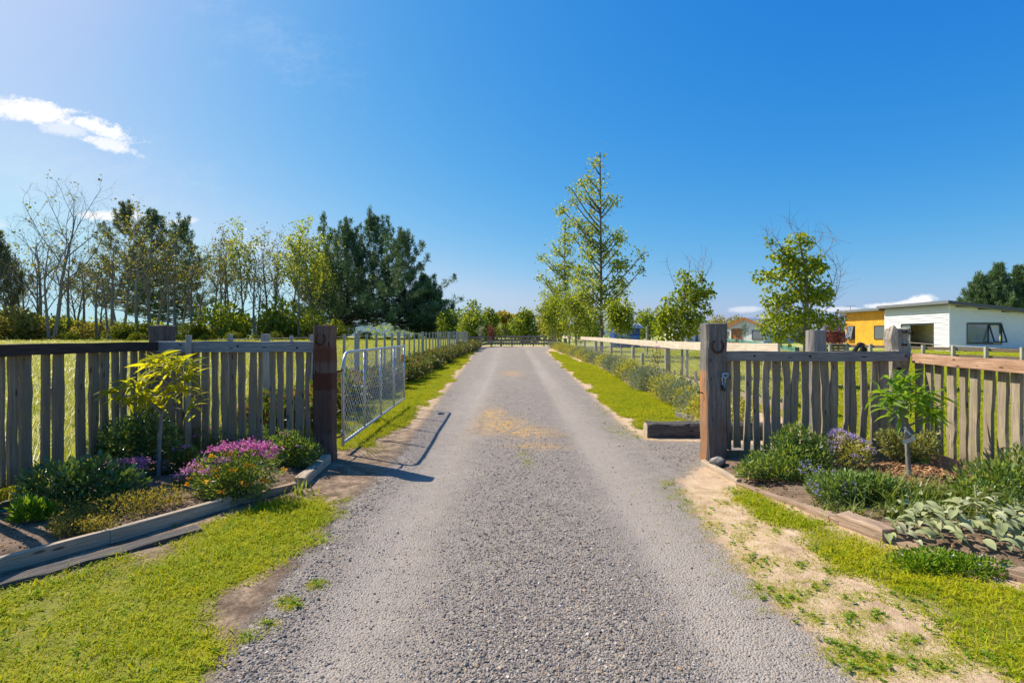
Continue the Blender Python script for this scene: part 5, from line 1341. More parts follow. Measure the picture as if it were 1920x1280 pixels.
# ------------------------------------------------------------------ trees
def branches(r, H, r0, levels=3, kids_=(7, 5, 4), up=(.9, .5, .35), lenf=(.55, .5, .45), start=.3, spread=.8, wob=.06, trunk_wob=.03, conic=False, forks=1, sub=.25):
    """recursive limbs: returns list of (pts, radii, level) and leaf anchor points with directions"""
    tubes_ = []; tips = []
    def grow(p, d, L, rad, lv):
        n = 7 if lv == 0 else 5
        pts = [p]; q = d.copy()
        for i in range(n - 1):
            q = unit(q + r.normal(0, trunk_wob if lv == 0 else wob * 2.5, 3) + np.array([0, 0, up[min(lv, 2)] * (.18 if lv else .1)]))
            pts.append(pts[-1] + q * L / (n - 1))
        pts = np.array(pts); rr_ = np.linspace(rad, rad * (.22 if lv == 0 else .3), n)
        tubes_.append((pts, rr_, lv))
        if lv >= levels - 1:
            for t in np.linspace(.25, 1, 4):
                k = t * (n - 1); i = min(int(k), n - 2); tips.append((pts[i] + (pts[i + 1] - pts[i]) * (k - i), q))
            return
        nk = kids_[lv]
        for c in range(nk):
            t = start + (1 - start) * (c + r.random() * .8) / nk if lv == 0 else sub + (1 - sub) * (c + r.random()) / nk
            t = min(t, .98); k = t * (n - 1); i = min(int(k), n - 2); b = pts[i] + (pts[i + 1] - pts[i]) * (k - i)
            ax = unit(pts[i + 1] - pts[i]); az = c * 2.4 + r.normal(0, .4) if lv == 0 else r.random() * 6.283
            s = unit(np.cross(ax, np.array([math.cos(az), math.sin(az), .1]))); 
            dd = unit(ax * up[min(lv, 2)] + s * spread)
            LL = L * lenf[lv] * r.uniform(.75, 1.2) * ((1.02 - t) ** 1.15 * 1.15 if (conic and lv == 0) else (1 - .35 * t))
            grow(b, dd, LL, rad * (1 - .75 * t) * (.38 if conic else .55) + .004, lv + 1)
    for f in range(forks):
        a = f * 2.3 + r.random(); d = unit(np.array([math.cos(a) * .16 * (forks > 1), math.sin(a) * .16 * (forks > 1), 1.0]))
        grow(np.array([.12 * math.cos(a) * (forks > 1), .12 * math.sin(a) * (forks > 1), -.1]), d, H * (1 if f == 0 else r.uniform(.7, .95)), r0 * (1 if f == 0 else .75), 0)
    return tubes_, tips

def tree(name, loc, label, cat, H, r0, seed, leafm, L, per, rad, barkm, group=None, leafprob=1.0, wid=.7, droop=.2, minlv_n=(8, 5, 3), leaf_h=0.0, **kw):
    r = np.random.default_rng(seed); tb, tips = branches(r, H, r0, **kw)
    t = thing(name, loc, label, cat, group)
    mb = MB()
    for pts, rr_, lv in tb: mb.add(*tube(pts, rr_, minlv_n[min(lv, 2)], lv == 0))
    V, F = mb.get(); obj('trunk', V, F, barkm, t, local=True)
    pos = np.array([p for p, q in tips]); d = np.array([q for p, q in tips])
    k = (r.random(len(pos)) < leafprob) & (pos[:, 2] > leaf_h); pos, d = pos[k], d[k]
    if len(pos):
        P = np.repeat(pos, per, 0) + r.normal(0, rad, (len(pos) * per, 3)); D = np.repeat(d, per, 0) * .4 + r.normal(0, .6, (len(P), 3)) + np.array([0, 0, -droop])
        V, F, q = leaves(P, D, L * r.uniform(.6, 1.25, len(P)), wid, r, .15); obj('crown', V, F, leafm, t, q, local=True)
    return t

def gpt(px, y): x = X(px, y); return (x, y, float(G0(y)) - .02)
# young trees right of the drive
tree('young_tree', gpt(1166, 25), 'short bushy young tree under the tallest tree beside the blue shed', 'tree', 2.5, .05, 503, M['leaf_tree'], .12, 16, .15, M['bark_grey'], levels=3, kids_=(12, 5, 1), lenf=(.42, .5, .4), start=.45)
tree('young_tree', gpt(1080, 36), 'low spreading young tree at the foot of the two airy trees', 'tree', 3.4, .06, 504, M['leaf_tree'], .14, 17, .2, M['bark_grey'], levels=3, kids_=(14, 6, 1), lenf=(.55, .5, .4), start=.22)
tree('young_tree', gpt(1042, 42), 'small bushy tree at the end of the bleached rail', 'tree', 3.2, .06, 505, M['leaf_tree'], .15, 17, .22, M['bark_grey'], levels=3, kids_=(14, 6, 1), lenf=(.55, .5, .4), start=.22)

def bare_twigs(t, lines, rad, y):
    mb = MB(); b = np.array(org(t)); r = np.random.default_rng(9)
    for ln in lines:
        q = [np.array([X(a, y), y + r.normal(0, .1), Z(c, y)]) - b for a, c in ln]; s = smooth_path(q, 4); mb.add(*tube(s, np.linspace(rad, rad * .25, len(s)), 4))
        for i in range(2, len(s) - 1):
            for _ in range(2):
                d = unit(s[i + 1] - s[i] + r.normal(0, .35, 3) * .3 + np.array([0, 0, .02])); l = r.uniform(.1, .45) * rad / .008
                e = s[i] + unit(d + r.normal(0, .5, 3)) * l; mb.add(*tube([s[i], (s[i] + e) / 2 + r.normal(0, .02, 3), e], [rad * .35, rad * .28, rad * .15], 3))
    V, F = mb.get(); obj('bare_branches', V, F, M['twig'], t, local=True)

def lobe_tree(name, px, y, label, H, r0, lobes_px, n, L, leafm, barkm, seed, limbs_px, group=None, wid=.75, loose=.55):
    """small tree whose crown is leaf clusters about lobes given where they show in the photo"""
    r = np.random.default_rng(seed); b = np.array(gpt(px, y)); t = thing(name, tuple(b), label, 'tree', group)
    mb = MB(); tops = limbs_px[0]; allp = []
    for ln in limbs_px:
        q = np.array([np.array([X(a, y), y + dy, Z(c, y)]) - b for a, c, dy in ln]); s = smooth_path(q, 4); r_ = r0 if ln is tops else r0 * .45; allp.append(s)
        mb.add(*tube(s, np.linspace(r_, r_ * .3, len(s)), 7))
    parts = []
    for (a, c, dy, rx, rz_) in lobes_px:
        cc = np.array([X(a, y), y + dy, Z(c, y)]) - b; R3 = np.array([rx, rx, rz_]) / 960 * y
        k = max(3, int(n * (rx * rz_) / sum(l[3] * l[4] for l in lobes_px) / 9)); d = rand_dirs(k, r); cl = cc + d * R3 * (r.random(k) ** .45)[:, None]
        pos = np.repeat(cl, 9, 0) + r.normal(0, L * loose, (k * 9, 3)); D = np.repeat(d, 9, 0) * .4 + r.normal(0, .6, (len(pos), 3)) + np.array([0, 0, -.35])
        parts.append(leaves(pos, D, L * r.uniform(.6, 1.25, len(pos)), wid, r, .15))
        ap = np.concatenate(allp); ap = ap[ap[:, 2] > .8]
        for e in cl[::4]:
            st = ap[np.argmin(np.linalg.norm(ap - e, axis=1) + 1.2 * np.maximum(0, ap[:, 2] - e[2]))]
            mb.add(*tube([st, st * .5 + e * .5 + np.array([0, 0, .03]), e], [.012, .008, .004], 3))
    V, F = mb.get(); obj('trunk', V, F, barkm, t, local=True)
    V, F, q = join(parts); obj('crown', V, F, leafm, t, q, local=True)
    return t
def airy(px, y, base_py, label, zl, n, L, r0, seed, sc=1 / 3.048):
    """slender tree whose leaf clumps hang on limbs that rise from a straight stem"""
    lob = []; q = np.random.default_rng(seed)
    for (a, b, rx, rz) in zl: lob.append((960 + a * sc, 260 + b * sc, q.uniform(-1, 1) * min(2.0, abs(960 + a * sc - px) * y / 960 * .8 + .2), rx * sc, rz * sc))
    top = min(l[1] for l in lob); lim = [[(px + 1, base_py, 0), (px, base_py - (base_py - top) * .35, 0), (px - 1, base_py - (base_py - top) * .7, 0), (lob[0][0], top - 4, 0)]]
    for (a, b, dy, rx, rz) in lob:
        dx = a - px
        if abs(dx) < 5 and abs(dy) < .5: continue
        st = min(b + abs(dx) * .95 + 6, base_py - 25); lim.append([(px - .3, st, 0), (px + dx * .5, st + (b - st) * .42, dy * .5), (a, b, dy), (a + dx * .12, b - rz * .8, dy * 1.1)])
    return lobe_tree('young_tree', px, y, label, 11, r0, lob, n, L, M['leaf_alder'], M['bark_brown'], seed, lim, wid=.8, loose=1.25)
airy(1127, 29.5, 672, 'tallest slender tree right of the drive with an airy pointed crown', [(503, 92, 7, 14), (490, 130, 12, 14), (465, 152, 28, 14), (440, 222, 34, 18), (510, 235, 20, 14), (455, 258, 26, 12), (385, 285, 24, 18), (400, 305, 22, 14), (335, 330, 20, 14), (300, 392, 32, 22), (350, 365, 26, 18), (560, 320, 14, 14), (578, 370, 28, 16), (535, 388, 26, 13), (482, 285, 14, 18), (425, 335, 20, 16), (470, 350, 22, 22), (460, 415, 20, 18), (390, 480, 38, 22), (350, 490, 20, 16), (470, 490, 28, 18), (430, 540, 46, 22), (522, 430, 12, 12), (515, 520, 22, 22), (625, 530, 24, 22), (605, 580, 34, 20), (560, 560, 18, 14), (450, 600, 56, 26), (535, 612, 38, 22), (350, 560, 28, 18), (600, 640, 22, 11), (640, 722, 54, 20), (705, 690, 22, 18), (705, 770, 22, 11), (580, 735, 46, 22), (540, 665, 36, 24), (430, 680, 54, 26), (400, 745, 54, 26), (480, 765, 38, 26), (662, 812, 28, 18), (600, 822, 54, 22), (520, 850, 46, 26), (430, 840, 54, 26), (660, 872, 30, 18), (585, 885, 46, 22), (370, 805, 50, 22), (460, 910, 54, 26), (400, 900, 50, 24), (540, 930, 50, 24), (620, 935, 36, 20), (470, 985, 60, 28)], 7000, .145, .10, 501)
airy(1060, 47, 652, 'second slender airy tree left of and behind the tallest one', [(303, 462, 8, 16), (300, 500, 14, 16), (310, 540, 22, 16), (300, 580, 30, 18), (235, 600, 10, 14), (270, 650, 34, 18), (330, 640, 22, 20), (170, 662, 16, 14), (205, 690, 22, 14), (240, 730, 26, 16), (290, 740, 40, 22), (340, 720, 28, 22), (300, 790, 46, 24), (165, 800, 24, 14), (205, 835, 34, 16), (250, 860, 40, 20), (195, 885, 26, 14), (300, 860, 46, 24), (260, 915, 50, 22), (200, 930, 30, 14), (320, 940, 50, 26), (270, 985, 60, 26), (340, 1000, 50, 26)], 4300, .2, .1, 502)
t3 = lobe_tree('young_tree', 1278, 16.5, 'round leafed young tree with bare twigs behind the bleached rail', 3, .05,
    [(1275, 600, 0, 42, 34), (1300, 575, .1, 34, 30), (1250, 585, -.1, 26, 30), (1290, 545, 0, 24, 26), (1310, 545, .1, 26, 18), (1328, 552, 0, 14, 10), (1262, 628, 0, 26, 16), (1305, 610, .2, 28, 22), (1240, 612, .1, 16, 18), (1314, 520, 0, 10, 12), (1283, 520, 0, 14, 14)],
    4300, .105, M['leaf_tree'], M['bark_grey'], 510, [[(1278, 716, 0), (1279, 660, 0), (1281, 600, 0), (1286, 530, 0)], [(1281, 610, 0), (1300, 570, .1), (1318, 530, 0)], [(1280, 630, 0), (1262, 600, 0), (1246, 580, 0)]])
bare_twigs(t3, [[(1265, 540), (1258, 515), (1245, 485)], [(1288, 520), (1290, 490), (1291, 480)], [(1315, 530), (1320, 495), (1329, 460)], [(1312, 525), (1308, 500), (1322, 478)], [(1300, 540), (1303, 510), (1300, 490)], [(1318, 528), (1330, 505), (1332, 490)]], .009, 16.5)
t4 = lobe_tree('young_tree', 1511, 14, 'leafy young tree with bare whips behind the round post', 4, .075,
    [(1500, 510, 0, 40, 26), (1475, 480, 0, 28, 22), (1520, 490, .1, 34, 18), (1495, 455, 0, 20, 14), (1450, 518, -.1, 36, 12), (1428, 520, 0, 14, 9), (1520, 545, 0, 46, 22), (1470, 555, .1, 40, 22), (1545, 555, 0, 24, 14), (1480, 590, 0, 50, 22), (1450, 610, -.1, 36, 20), (1450, 635, -.2, 20, 10), (1530, 600, .2, 40, 18), (1560, 600, 0, 22, 14), (1500, 630, .2, 30, 10), (1538, 500, 0, 20, 14), (1447, 455, 0, 8, 8), (1500, 440, 0, 8, 6), (1521, 450, 0, 6, 5)],
    5300, .108, M['leaf_tree'], M['bark_grey'], 511, [[(1511, 668, 0), (1511, 620, 0), (1513, 560, 0), (1508, 500, 0), (1497, 445, 0)], [(1511, 650, 0), (1500, 642, -.1), (1490, 633, -.1), (1470, 620, -.1)], [(1513, 590, 0), (1535, 560, .1), (1560, 530, 0)], [(1512, 560, 0), (1480, 530, 0), (1445, 515, 0)], [(1508, 520, 0), (1480, 490, 0), (1470, 470, 0)], [(1512, 580, 0), (1470, 575, 0), (1450, 600, 0)]])
bare_twigs(t4, [[(1545, 560), (1562, 535), (1560, 500), (1545, 470), (1520, 440), (1490, 430)], [(1555, 550), (1576, 545), (1576, 510), (1566, 480)], [(1530, 520), (1545, 485), (1558, 455), (1552, 420)], [(1490, 450), (1484, 425), (1481, 408)], [(1470, 470), (1458, 450), (1445, 435)], [(1448, 475), (1440, 450), (1437, 430)], [(1535, 590), (1560, 565), (1572, 530), (1570, 512)], [(1520, 470), (1535, 450), (1540, 435)]], .011, 14)

# little trees at the far board fence
for (px, m_, lb, sd) in ((902, 'leaf_silver', 'tiny pale leaved tree before the far board fence', 520), (922, 'leaf_red', 'tiny red leaved tree before the far board fence', 521), (938, 'leaf_lime', 'tiny lime leaved tree before the far board fence', 522)):
    tree('sapling', gpt(px, 46), lb, 'sapling', 1.65, .035, sd, M[m_], .12, 9, .10, M['bark_grey'], levels=2, kids_=(9, 4), lenf=(.34, .4), start=.5)
rt = tree('red_shrub', gpt(1568, 34), 'dark red twiggy shrub beside the yellow house wall', 'shrub', 2.1, .05, 523, M['leaf_red'], .10, 7, .18, M['bark_brown'], levels=3, kids_=(10, 4, 1), lenf=(.5, .5, .4), start=.1, forks=2)
tree('tiny_tree', gpt(1397, 40), 'tiny clipped tree in front of the white barn gable', 'sapling', 1.9, .03, 524, M['leaf_dark'], .1, 8, .1, M['bark_grey'], levels=2, kids_=(8, 4), lenf=(.2, .4), start=.6)

# rounded trees behind the far fence and on the right
def round_tree(px, y, top, wpx, seed, label, leafm, name='bushy_tree', base=632, umbrella=False, n=2600, L=.34, group=None):
    r = np.random.default_rng(seed); H = Z(top, y) - float(G0(y)); w = wpx / 960 * y / 2; t = thing(name, gpt(px, y), label, 'tree', group)
    lob = []
    for i in range(9 if not umbrella else 6):
        a = r.random() * 6.283; q = w * (.5 if not umbrella else .55) * math.sqrt(r.random()); hz = H * (r.uniform(.2, .75) if not umbrella else r.uniform(.78, .86)); s = w * r.uniform(.38, .62)
        lob.append((q * math.cos(a), q * math.sin(a), hz, s, s, (min(s * 1.15, H * .26) if not umbrella else H * .13)))
    lob.append((0, 0, H * .78, w * .42, w * .42, H * .22))
    V, F, q = shrub_mesh(r, lob, n, L, .65, .1, .6); obj('crown', V, F, leafm, t, q, local=True)
    mb = MB(); mb.add(*tube([(0, 0, -.1), (.05, 0, H * .3), (0, .05, H * .75)], [H * .022, H * .017, H * .006], 7))
    for l in lob: mb.add(*tube([(0, 0, H * .25), (l[0] * .5, l[1] * .5, H * .45), l[:3]], [H * .011, H * .007, H * .003], 4))
    V, F = mb.get(); obj('trunk', V, F, M['bark_brown'], t, local=True)
    return t
for a in [(888, 62, 562, 74, 531, 'bright green rounded tree left of the drive end', M['leaf_far']), (915, 66, 575, 44, 532, 'smaller green tree crowding the rounded one at the drive end', M['leaf_far']), (842, 70, 580, 60, 533, 'low green tree behind the thin dark pole', M['leaf_far']),
          (985, 60, 577, 62, 535, 'green bushy tree at the right end of the drive', M['leaf_far']), (1030, 64, 560, 70, 536, 'olive green tree behind the end of the bleached rail', M['leaf_olive']), (1105, 70, 572, 80, 537, 'dull green tree behind the airy pair', M['leaf_far']),
          (1212, 75, 578, 60, 538, 'dark bushy tree right of the blue shed', M['leaf_far']), (1245, 80, 585, 60, 539, 'bushy tree behind the round leafed young tree', M['leaf_far']), (1345, 95, 588, 60, 540, 'far olive tree left of the white barn', M['leaf_olive']), (1380, 100, 592, 60, 541, 'far olive tree behind the barn roof', M['leaf_olive']),
          (960, 85, 592, 60, 542, 'far bushy tree seen past the umbrella shaped one', M['leaf_far']), (810, 78, 596, 70, 543, 'low green tree at the right foot of the dark pines', M['leaf_far'])]:
    round_tree(*a[:6], a[6])
round_tree(947, 72, 584, 46, 534, 'umbrella shaped olive tree at the end of the drive', M['leaf_olive'], umbrella=True)

# pines
def pine(name, loc, label, H, spread, seed, matl, start=.08, n=110, dens=1.0, lean=0, group=None, rough=.25, upturn=.5, gap=0.0, shoot=1.0):
    r = np.random.default_rng(seed); t = thing(name, loc, label, 'pine tree', group)
    mb = MB(); tp = np.array([[lean * (z / H) ** 1.3 + r.normal(0, .05), r.normal(0, .05), z] for z in np.linspace(-.2, H * .97, 9)]); mb.add(*tube(tp, np.linspace(H * .022, .03, 9), 8))
    P, D = [], []
    lump = r.random(7)
    for i in range(n):
        tt = start + (1 - start) * (i + r.random()) / n
        if r.random() < gap and tt < .8: continue
        az = i * 2.399 + r.normal(0, .3); prof = (1 - tt) ** (.62 + .35 * tt) * (.55 + .65 * lump[int((az % 6.283) / 6.284 * 7)]) * (1 - .35 * max(0, .22 - tt) / .22)
        L = spread * max(.07, prof) * r.uniform(1 - rough, 1 + rough)
        b = np.array([np.interp(tt * H * .97, tp[:, 2], tp[:, 0]), np.interp(tt * H * .97, tp[:, 2], tp[:, 1]), tt * H * .97]); d = np.array([math.cos(az), math.sin(az), 0])
        s = np.linspace(0, 1, 6)[:, None]; ut = upturn * r.uniform(.6, 1.4) * (-.15 + 1.7 * tt ** .8)
        pts = b + d * L * s + np.array([0, 0, 1]) * L * (.05 * s + ut * s * s) * (1 + tt * .8)
        if L > .9: mb.add(*tube(pts, np.linspace(max(.03, .018 * L), .012, 6), 4, False))
        nt = int((6 + L * 8) * dens)
        u = r.uniform(.25, 1.0, nt) ** .8
        q = np.stack([np.interp(u, s[:, 0], pts[:, k]) for k in range(3)], 1); side = np.array([-d[1], d[0], 0])
        q = q + side * (r.normal(0, .26, nt) * L * (1.15 - u))[:, None] * .75 + np.array([0, 0, 1]) * np.abs(r.normal(0, .10, nt))[:, None] * L * .45 + r.normal(0, .12, (nt, 3))
        P.append(q); D.append(np.tile(d * .55 + np.array([0, 0, .9]), (nt, 1)))
        for e_ in ([1.0, .72] if L > 2.2 else [1.0]):   # upright leading shoots
            hs_ = r.uniform(.5, 1.5) * shoot * (.6 + .6 * tt); m_ = int(5 + 9 * hs_); uu = r.random(m_)
            b2 = np.array([np.interp(e_, s[:, 0], pts[:, k]) for k in range(3)]) + side * r.normal(0, .25) * L * (1.1 - e_)
            q2 = b2 + np.array([0, 0, 1]) * (uu * hs_)[:, None] + r.normal(0, .17, (m_, 3)) * (1.05 - uu)[:, None]
            P.append(q2); D.append(np.tile(d * .12 + np.array([0, 0, 1.2]), (m_, 1)))
    P = np.concatenate(P); D = np.concatenate(D); per = 8
    # leading shoots
    P2 = np.repeat(P, per, 0) + r.normal(0, .10, (len(P) * per, 3)); D2 = np.repeat(D, per, 0) + r.normal(0, .75, (len(P2), 3))
    V, F, q = leaves(P2, D2, r.uniform(.30, .62, len(P2)), .17, r, .1); q = np.repeat(np.clip(np.repeat(r.random(len(P)), per) * .7 + r.random(len(P2)) * .3, 0, 1), 4)
    obj('crown', V, F, matl, t, q, local=True); V, F = mb.get(); obj('trunk', V, F, M['bark_dark'], t, local=True)
    return t
def hpx(top, y): return Z(top, y) - float(G0(y))
YP = 78
pine('pine_tree', gpt(650, YP), 'dark dense pine with spiky tops left in the trio beyond the gate', hpx(440, YP), 9.2, 551, M['needle'], .02, 120, .66, upturn=.55, gap=.14, rough=.5, shoot=1.0)
pine('pine_tree', gpt(700, YP + 3), 'tallest dark pine in the middle of the trio beyond the gate', hpx(415, YP + 3), 8.8, 552, M['needle'], .03, 120, .66, upturn=.5, gap=.16, rough=.5, shoot=1.0)
pine('pine_tree', gpt(748, YP - 2), 'dark pine with long right hand limbs in the trio beyond the gate', hpx(440, YP - 2), 10.4, 553, M['needle'], .02, 115, .66, upturn=.3, lean=.8, gap=.22, rough=.5, shoot=.7)
pine('pine_tree', gpt(604, YP + 6), 'shorter brownish pine leaning out left of the dark trio', hpx(490, YP + 6), 6.0, 554, M['needle_b'], .05, 90, .9, upturn=.6)
pine('pine_tree', gpt(795, YP + 1), 'low right flank pine of the dark trio', hpx(530, YP + 1), 5.4, 558, M['needle'], .05, 110, 1.0, upturn=.3)
pine('pine_tree', gpt(235, 84), 'tall open layered pine at left among bare trees', hpx(386, 84), 9.4, 555, M['needle_b'], .2, 95, .66, upturn=.28, gap=.3, rough=.45, shoot=.7)
pine('pine_tree', gpt(288, 86), 'broad dark pine behind the yellow leafed trees at left', hpx(402, 86), 9.2, 556, M['needle'], .13, 105, .7, upturn=.36, gap=.25, rough=.4, shoot=.8)
pine('pine_tree', gpt(345, 84), 'right hand open pine of the left group', hpx(416, 84), 7.4, 557, M['needle'], .1, 85, .66, upturn=.3, gap=.3, rough=.45, shoot=.7)
pine('pine_tree', gpt(-5, 66), 'brownish pine cut by the left edge', hpx(452, 66), 4.2, 559, M['needle_b'], .35, 60, .9, upturn=.25)
for (px, top, sd, lb) in ((1838, 530, 561, 'left dark conifer behind the white house roof'), (1872, 510, 562, 'tallest dark conifer behind the white house roof'), (1912, 514, 563, 'right dark conifer behind the white house at the frame edge'), (1960, 520, 564, 'dark conifer outside right behind the white house')):
    pine('conifer_tree', gpt(px, 74), lb, hpx(top, 74), 4.4, sd, M['needle'], .1, 100, .95, upturn=.3)

# bare and sparse trees along the paddock, each a thing
kinds = []
T0 = (0, 0, 0); gname = 'half bare trees along the far side of the paddock'
kinds.append(tree('bare_tree', T0, 'tall bare grey tree with many fine twigs at far left', 'tree', 13, .21, 601, M['leaf_spring'], .28, 4, .22, M['bark_tan'], gname, .014, levels=4, kids_=(10, 7, 6), lenf=(.58, .52, .46), up=(1.1, .8, .5), start=.3, spread=.75, wob=.07, trunk_wob=.05, forks=2, minlv_n=(7, 4, 3)))
spr = dict(levels=3, kids_=(10, 7, 1), lenf=(.42, .45, .4), up=(1.0, .7, .4), start=.38, spread=.62, wob=.08, trunk_wob=.05, minlv_n=(6, 4, 3))
kinds.append(tree('sparse_tree', T0, 'slender straight tree with sparse yellow leaves', 'tree', 10, .15, 602, M['leaf_spring'], .23, 5, .24, M['bark_tan'], gname, .25, **spr))
kinds.append(tree('sparse_tree', T0, 'slender forked tree with sparse yellow leaves', 'tree', 10, .14, 603, M['leaf_spring'], .23, 5, .26, M['bark_tan'], gname, .25, forks=2, **spr))
kinds.append(tree('leafy_tree', T0, 'thin far tree in fresh green leaf', 'tree', 10, .13, 604, M['leaf_alder'], .27, 8, .3, M['bark_grey'], gname, .75, **spr))
kinds.append(tree('sparse_tree', T0, 'grey stemmed far tree almost without leaves', 'tree', 9, .17, 605, M['leaf_spring'], .24, 4, .25, M['bark_tan'], gname, .12, forks=2, **spr))
placed = set()
spots = [(96, 62, 372, 0), (20, 66, 475, 4), (76, 70, 440, 4), (135, 66, 450, 4), (152, 70, 480, 4), (205, 64, 440, 4), (182, 66, 485, 4), (226, 66, 425, 2), (258, 62, 408, 1), (286, 66, 425, 4), (313, 64, 440, 1), (334, 66, 450, 4), (364, 66, 470, 4), (392, 68, 458, 2), (414, 66, 452, 1), (440, 68, 455, 2), (456, 70, 450, 3), (478, 66, 470, 4), (497, 70, 455, 1), (519, 68, 456, 1), (541, 70, 462, 2), (560, 68, 445, 3), (582, 72, 455, 3), (428, 72, 460, 4), (600, 74, 480, 3), (-30, 64, 440, 4), (45, 72, 490, 4)]
baseH = [13, 10, 10, 10, 9]
base_lab = [o['label'] for o in kinds]; seen_k = {}
for (px, y, top, k) in sorted(spots):
    sc = hpx(top, y) / (baseH[k] * 1.1); g = gpt(px, y)
    n_ = seen_k.get(k, 0); seen_k[k] = n_ + 1; lab = base_lab[k] if k == 0 else base_lab[k] + ', ' + ordinal(n_) + ' such from the left'
    if k not in placed: placed.add(k); kinds[k].location = g; kinds[k].scale = (sc,) * 3; kinds[k]['label'] = lab
    else:
        o = dup(kinds[k], g, random.random() * 6.28, (sc * random.uniform(.85, 1.1), sc * random.uniform(.85, 1.1), sc), lab)
# understorey bushes
bk = []
for i, (m_, lb) in enumerate(((M['leaf_olive'], 'brown olive bush beyond the left paddock'), (M['leaf_far'], 'green bush beyond the left paddock'), (M['leaf_lime'], 'yellow bush beyond the left paddock'))):
    r = np.random.default_rng(620 + i); t = thing('bush', (0, 0, 0), lb, 'bush', 'bushes under the trees beyond the paddock')
    lob = [(r.normal(0, .9), r.normal(0, .7), r.uniform(.5, 1.4), r.uniform(.7, 1.1), .9, r.uniform(.6, .9)) for _ in range(6)]
    V, F, q = shrub_mesh(r, lob, 1900, .24, .6, .3, .6); obj('foliage', V, F, m_, t, q, local=True); V, F = stems(r, lob, 12, .03); obj('stems', V, F, M['bark_brown'], t, local=True); bk.append(t)
bush_spots = [(20, 62, 1.9, 0), (55, 66, 2.4, 0), (-30, 62, 2.0, 0), (80, 74, 1.8, 1), (130, 68, 1.6, 1), (160, 66, 1.5, 0), (195, 72, 1.8, 1), (225, 60, 1.5, 2), (250, 58, 1.4, 2), (275, 62, 1.4, 2), (105, 74, 1.7, 1), (300, 70, 1.4, 1), (322, 74, 1.5, 1), (345, 66, 1.1, 2), (375, 66, 1.1, 2), (395, 72, 1.4, 1), (415, 68, 1.5, 2), (440, 70, 2.2, 1), (468, 68, 2.4, 1), (495, 70, 2.1, 2), (520, 72, 2.0, 1), (545, 70, 1.9, 1), (570, 72, 1.7, 2), (592, 72, 1.6, 1), (612, 74, 1.5, 1), (640, 76, 1.2, 1), (690, 74, .7, 1), (730, 76, .7, 1), (770, 72, .8, 1), (820, 72, 1.2, 2), (430, 60, .8, 2), (480, 62, .8, 2), (520, 62, .8, 2), (560, 64, .8, 2), (380, 60, .8, 2), (330, 60, .8, 2), (140, 60, .8, 2), (90, 62, .7, 0), (185, 62, .8, 2)]
used = set(); bl = [o['label'] for o in bk]; seen_k = {}
for (px, y, sc, k) in sorted(bush_spots):
    g = gpt(px, y)
    sc *= random.choice((.42, .6, .8, .95, 1.1))
    n_ = seen_k.get(k, 0); seen_k[k] = n_ + 1; lab = bl[k] + ', ' + ordinal(n_) + ' of its colour from the left'
    if k not in used: used.add(k); bk[k].location = g; bk[k].scale = (sc,) * 3; bk[k]['label'] = lab
    else: dup(bk[k], g, random.random() * 6.28, sc, lab)

# hills far off
def hills():
    xs_ = np.linspace(-2200, 2200, 120); V = []; F = []
    for i, x in enumerate(xs_):
        h = 14 + 30 * fbm(np.array([x / 400.]), np.array([1.3]), 5)[0] + (10 if x < -300 else 0)
        for (yy, hh) in ((1250, -2), (1500, h * .6), (1800, h)): V.append((x, yy, hh))
    for i in range(len(xs_) - 1):
        for j in range(2): a = i * 3 + j; F.append((a, a + 3, a + 4, a + 1))
    o = obj('hills', V, F, plain('distant_hill', (.13, .19, .20), 1, 0, 0, .2, .01), smooth=True); tag(o, 'low blue green hills on the horizon', kind='structure')
hills()
# far band of hedgerow trees on the horizon
r = np.random.default_rng(640); P = []
for i in range(60):
    x = r.uniform(-260, 320); y = r.uniform(150, 210); s = r.uniform(2, 4.5)
    P.append((x, y, s * .6, s * 1.8, s, s))
V, F, q = shrub_mesh(r, [(a, b, c + .9, d, e, f) for a, b, c, d, e, f in P], 14000, 1.0, .6, .1, .6)
tag(obj('far_woods', V, F, M['leaf_far'], None, q), 'low far woods along the horizon', kind='stuff')

# ------------------------------------------------------------------ pole with wires
pl = thing('power_pole', gpt(860.5, 80), 'thin dark pole carrying wires left of the drive end', 'pole')
xb, zb = X(860.5, 80), float(G0(80)); zt = Z(576, 80)
V, F = tube([(xb, 80, zb - .2), (xb, 80, zt)], [.13, .10], 8); obj('shaft', V, F, M['bark_dark'], pl)
V, F = box(xb - .5, xb + .5, 79.9, 80.0, zt - .45, zt - .33); obj('crossarm', V, F, M['bark_dark'], pl)
for i, dx in enumerate((-.42, .42)):
    s = [np.array([xb + dx, 80, zt - .3]) + (np.array([X(640, 130) + dx, 130, Z(540, 130)]) - np.array([xb + dx, 80, zt - .3])) * t - np.array([0, 0, 1.6 * 4 * t * (1 - t)]) for t in np.linspace(0, 1, 12)]
    V, F = tube(s, .018, 3, False); obj('wire', V, F, M['iron'], pl)

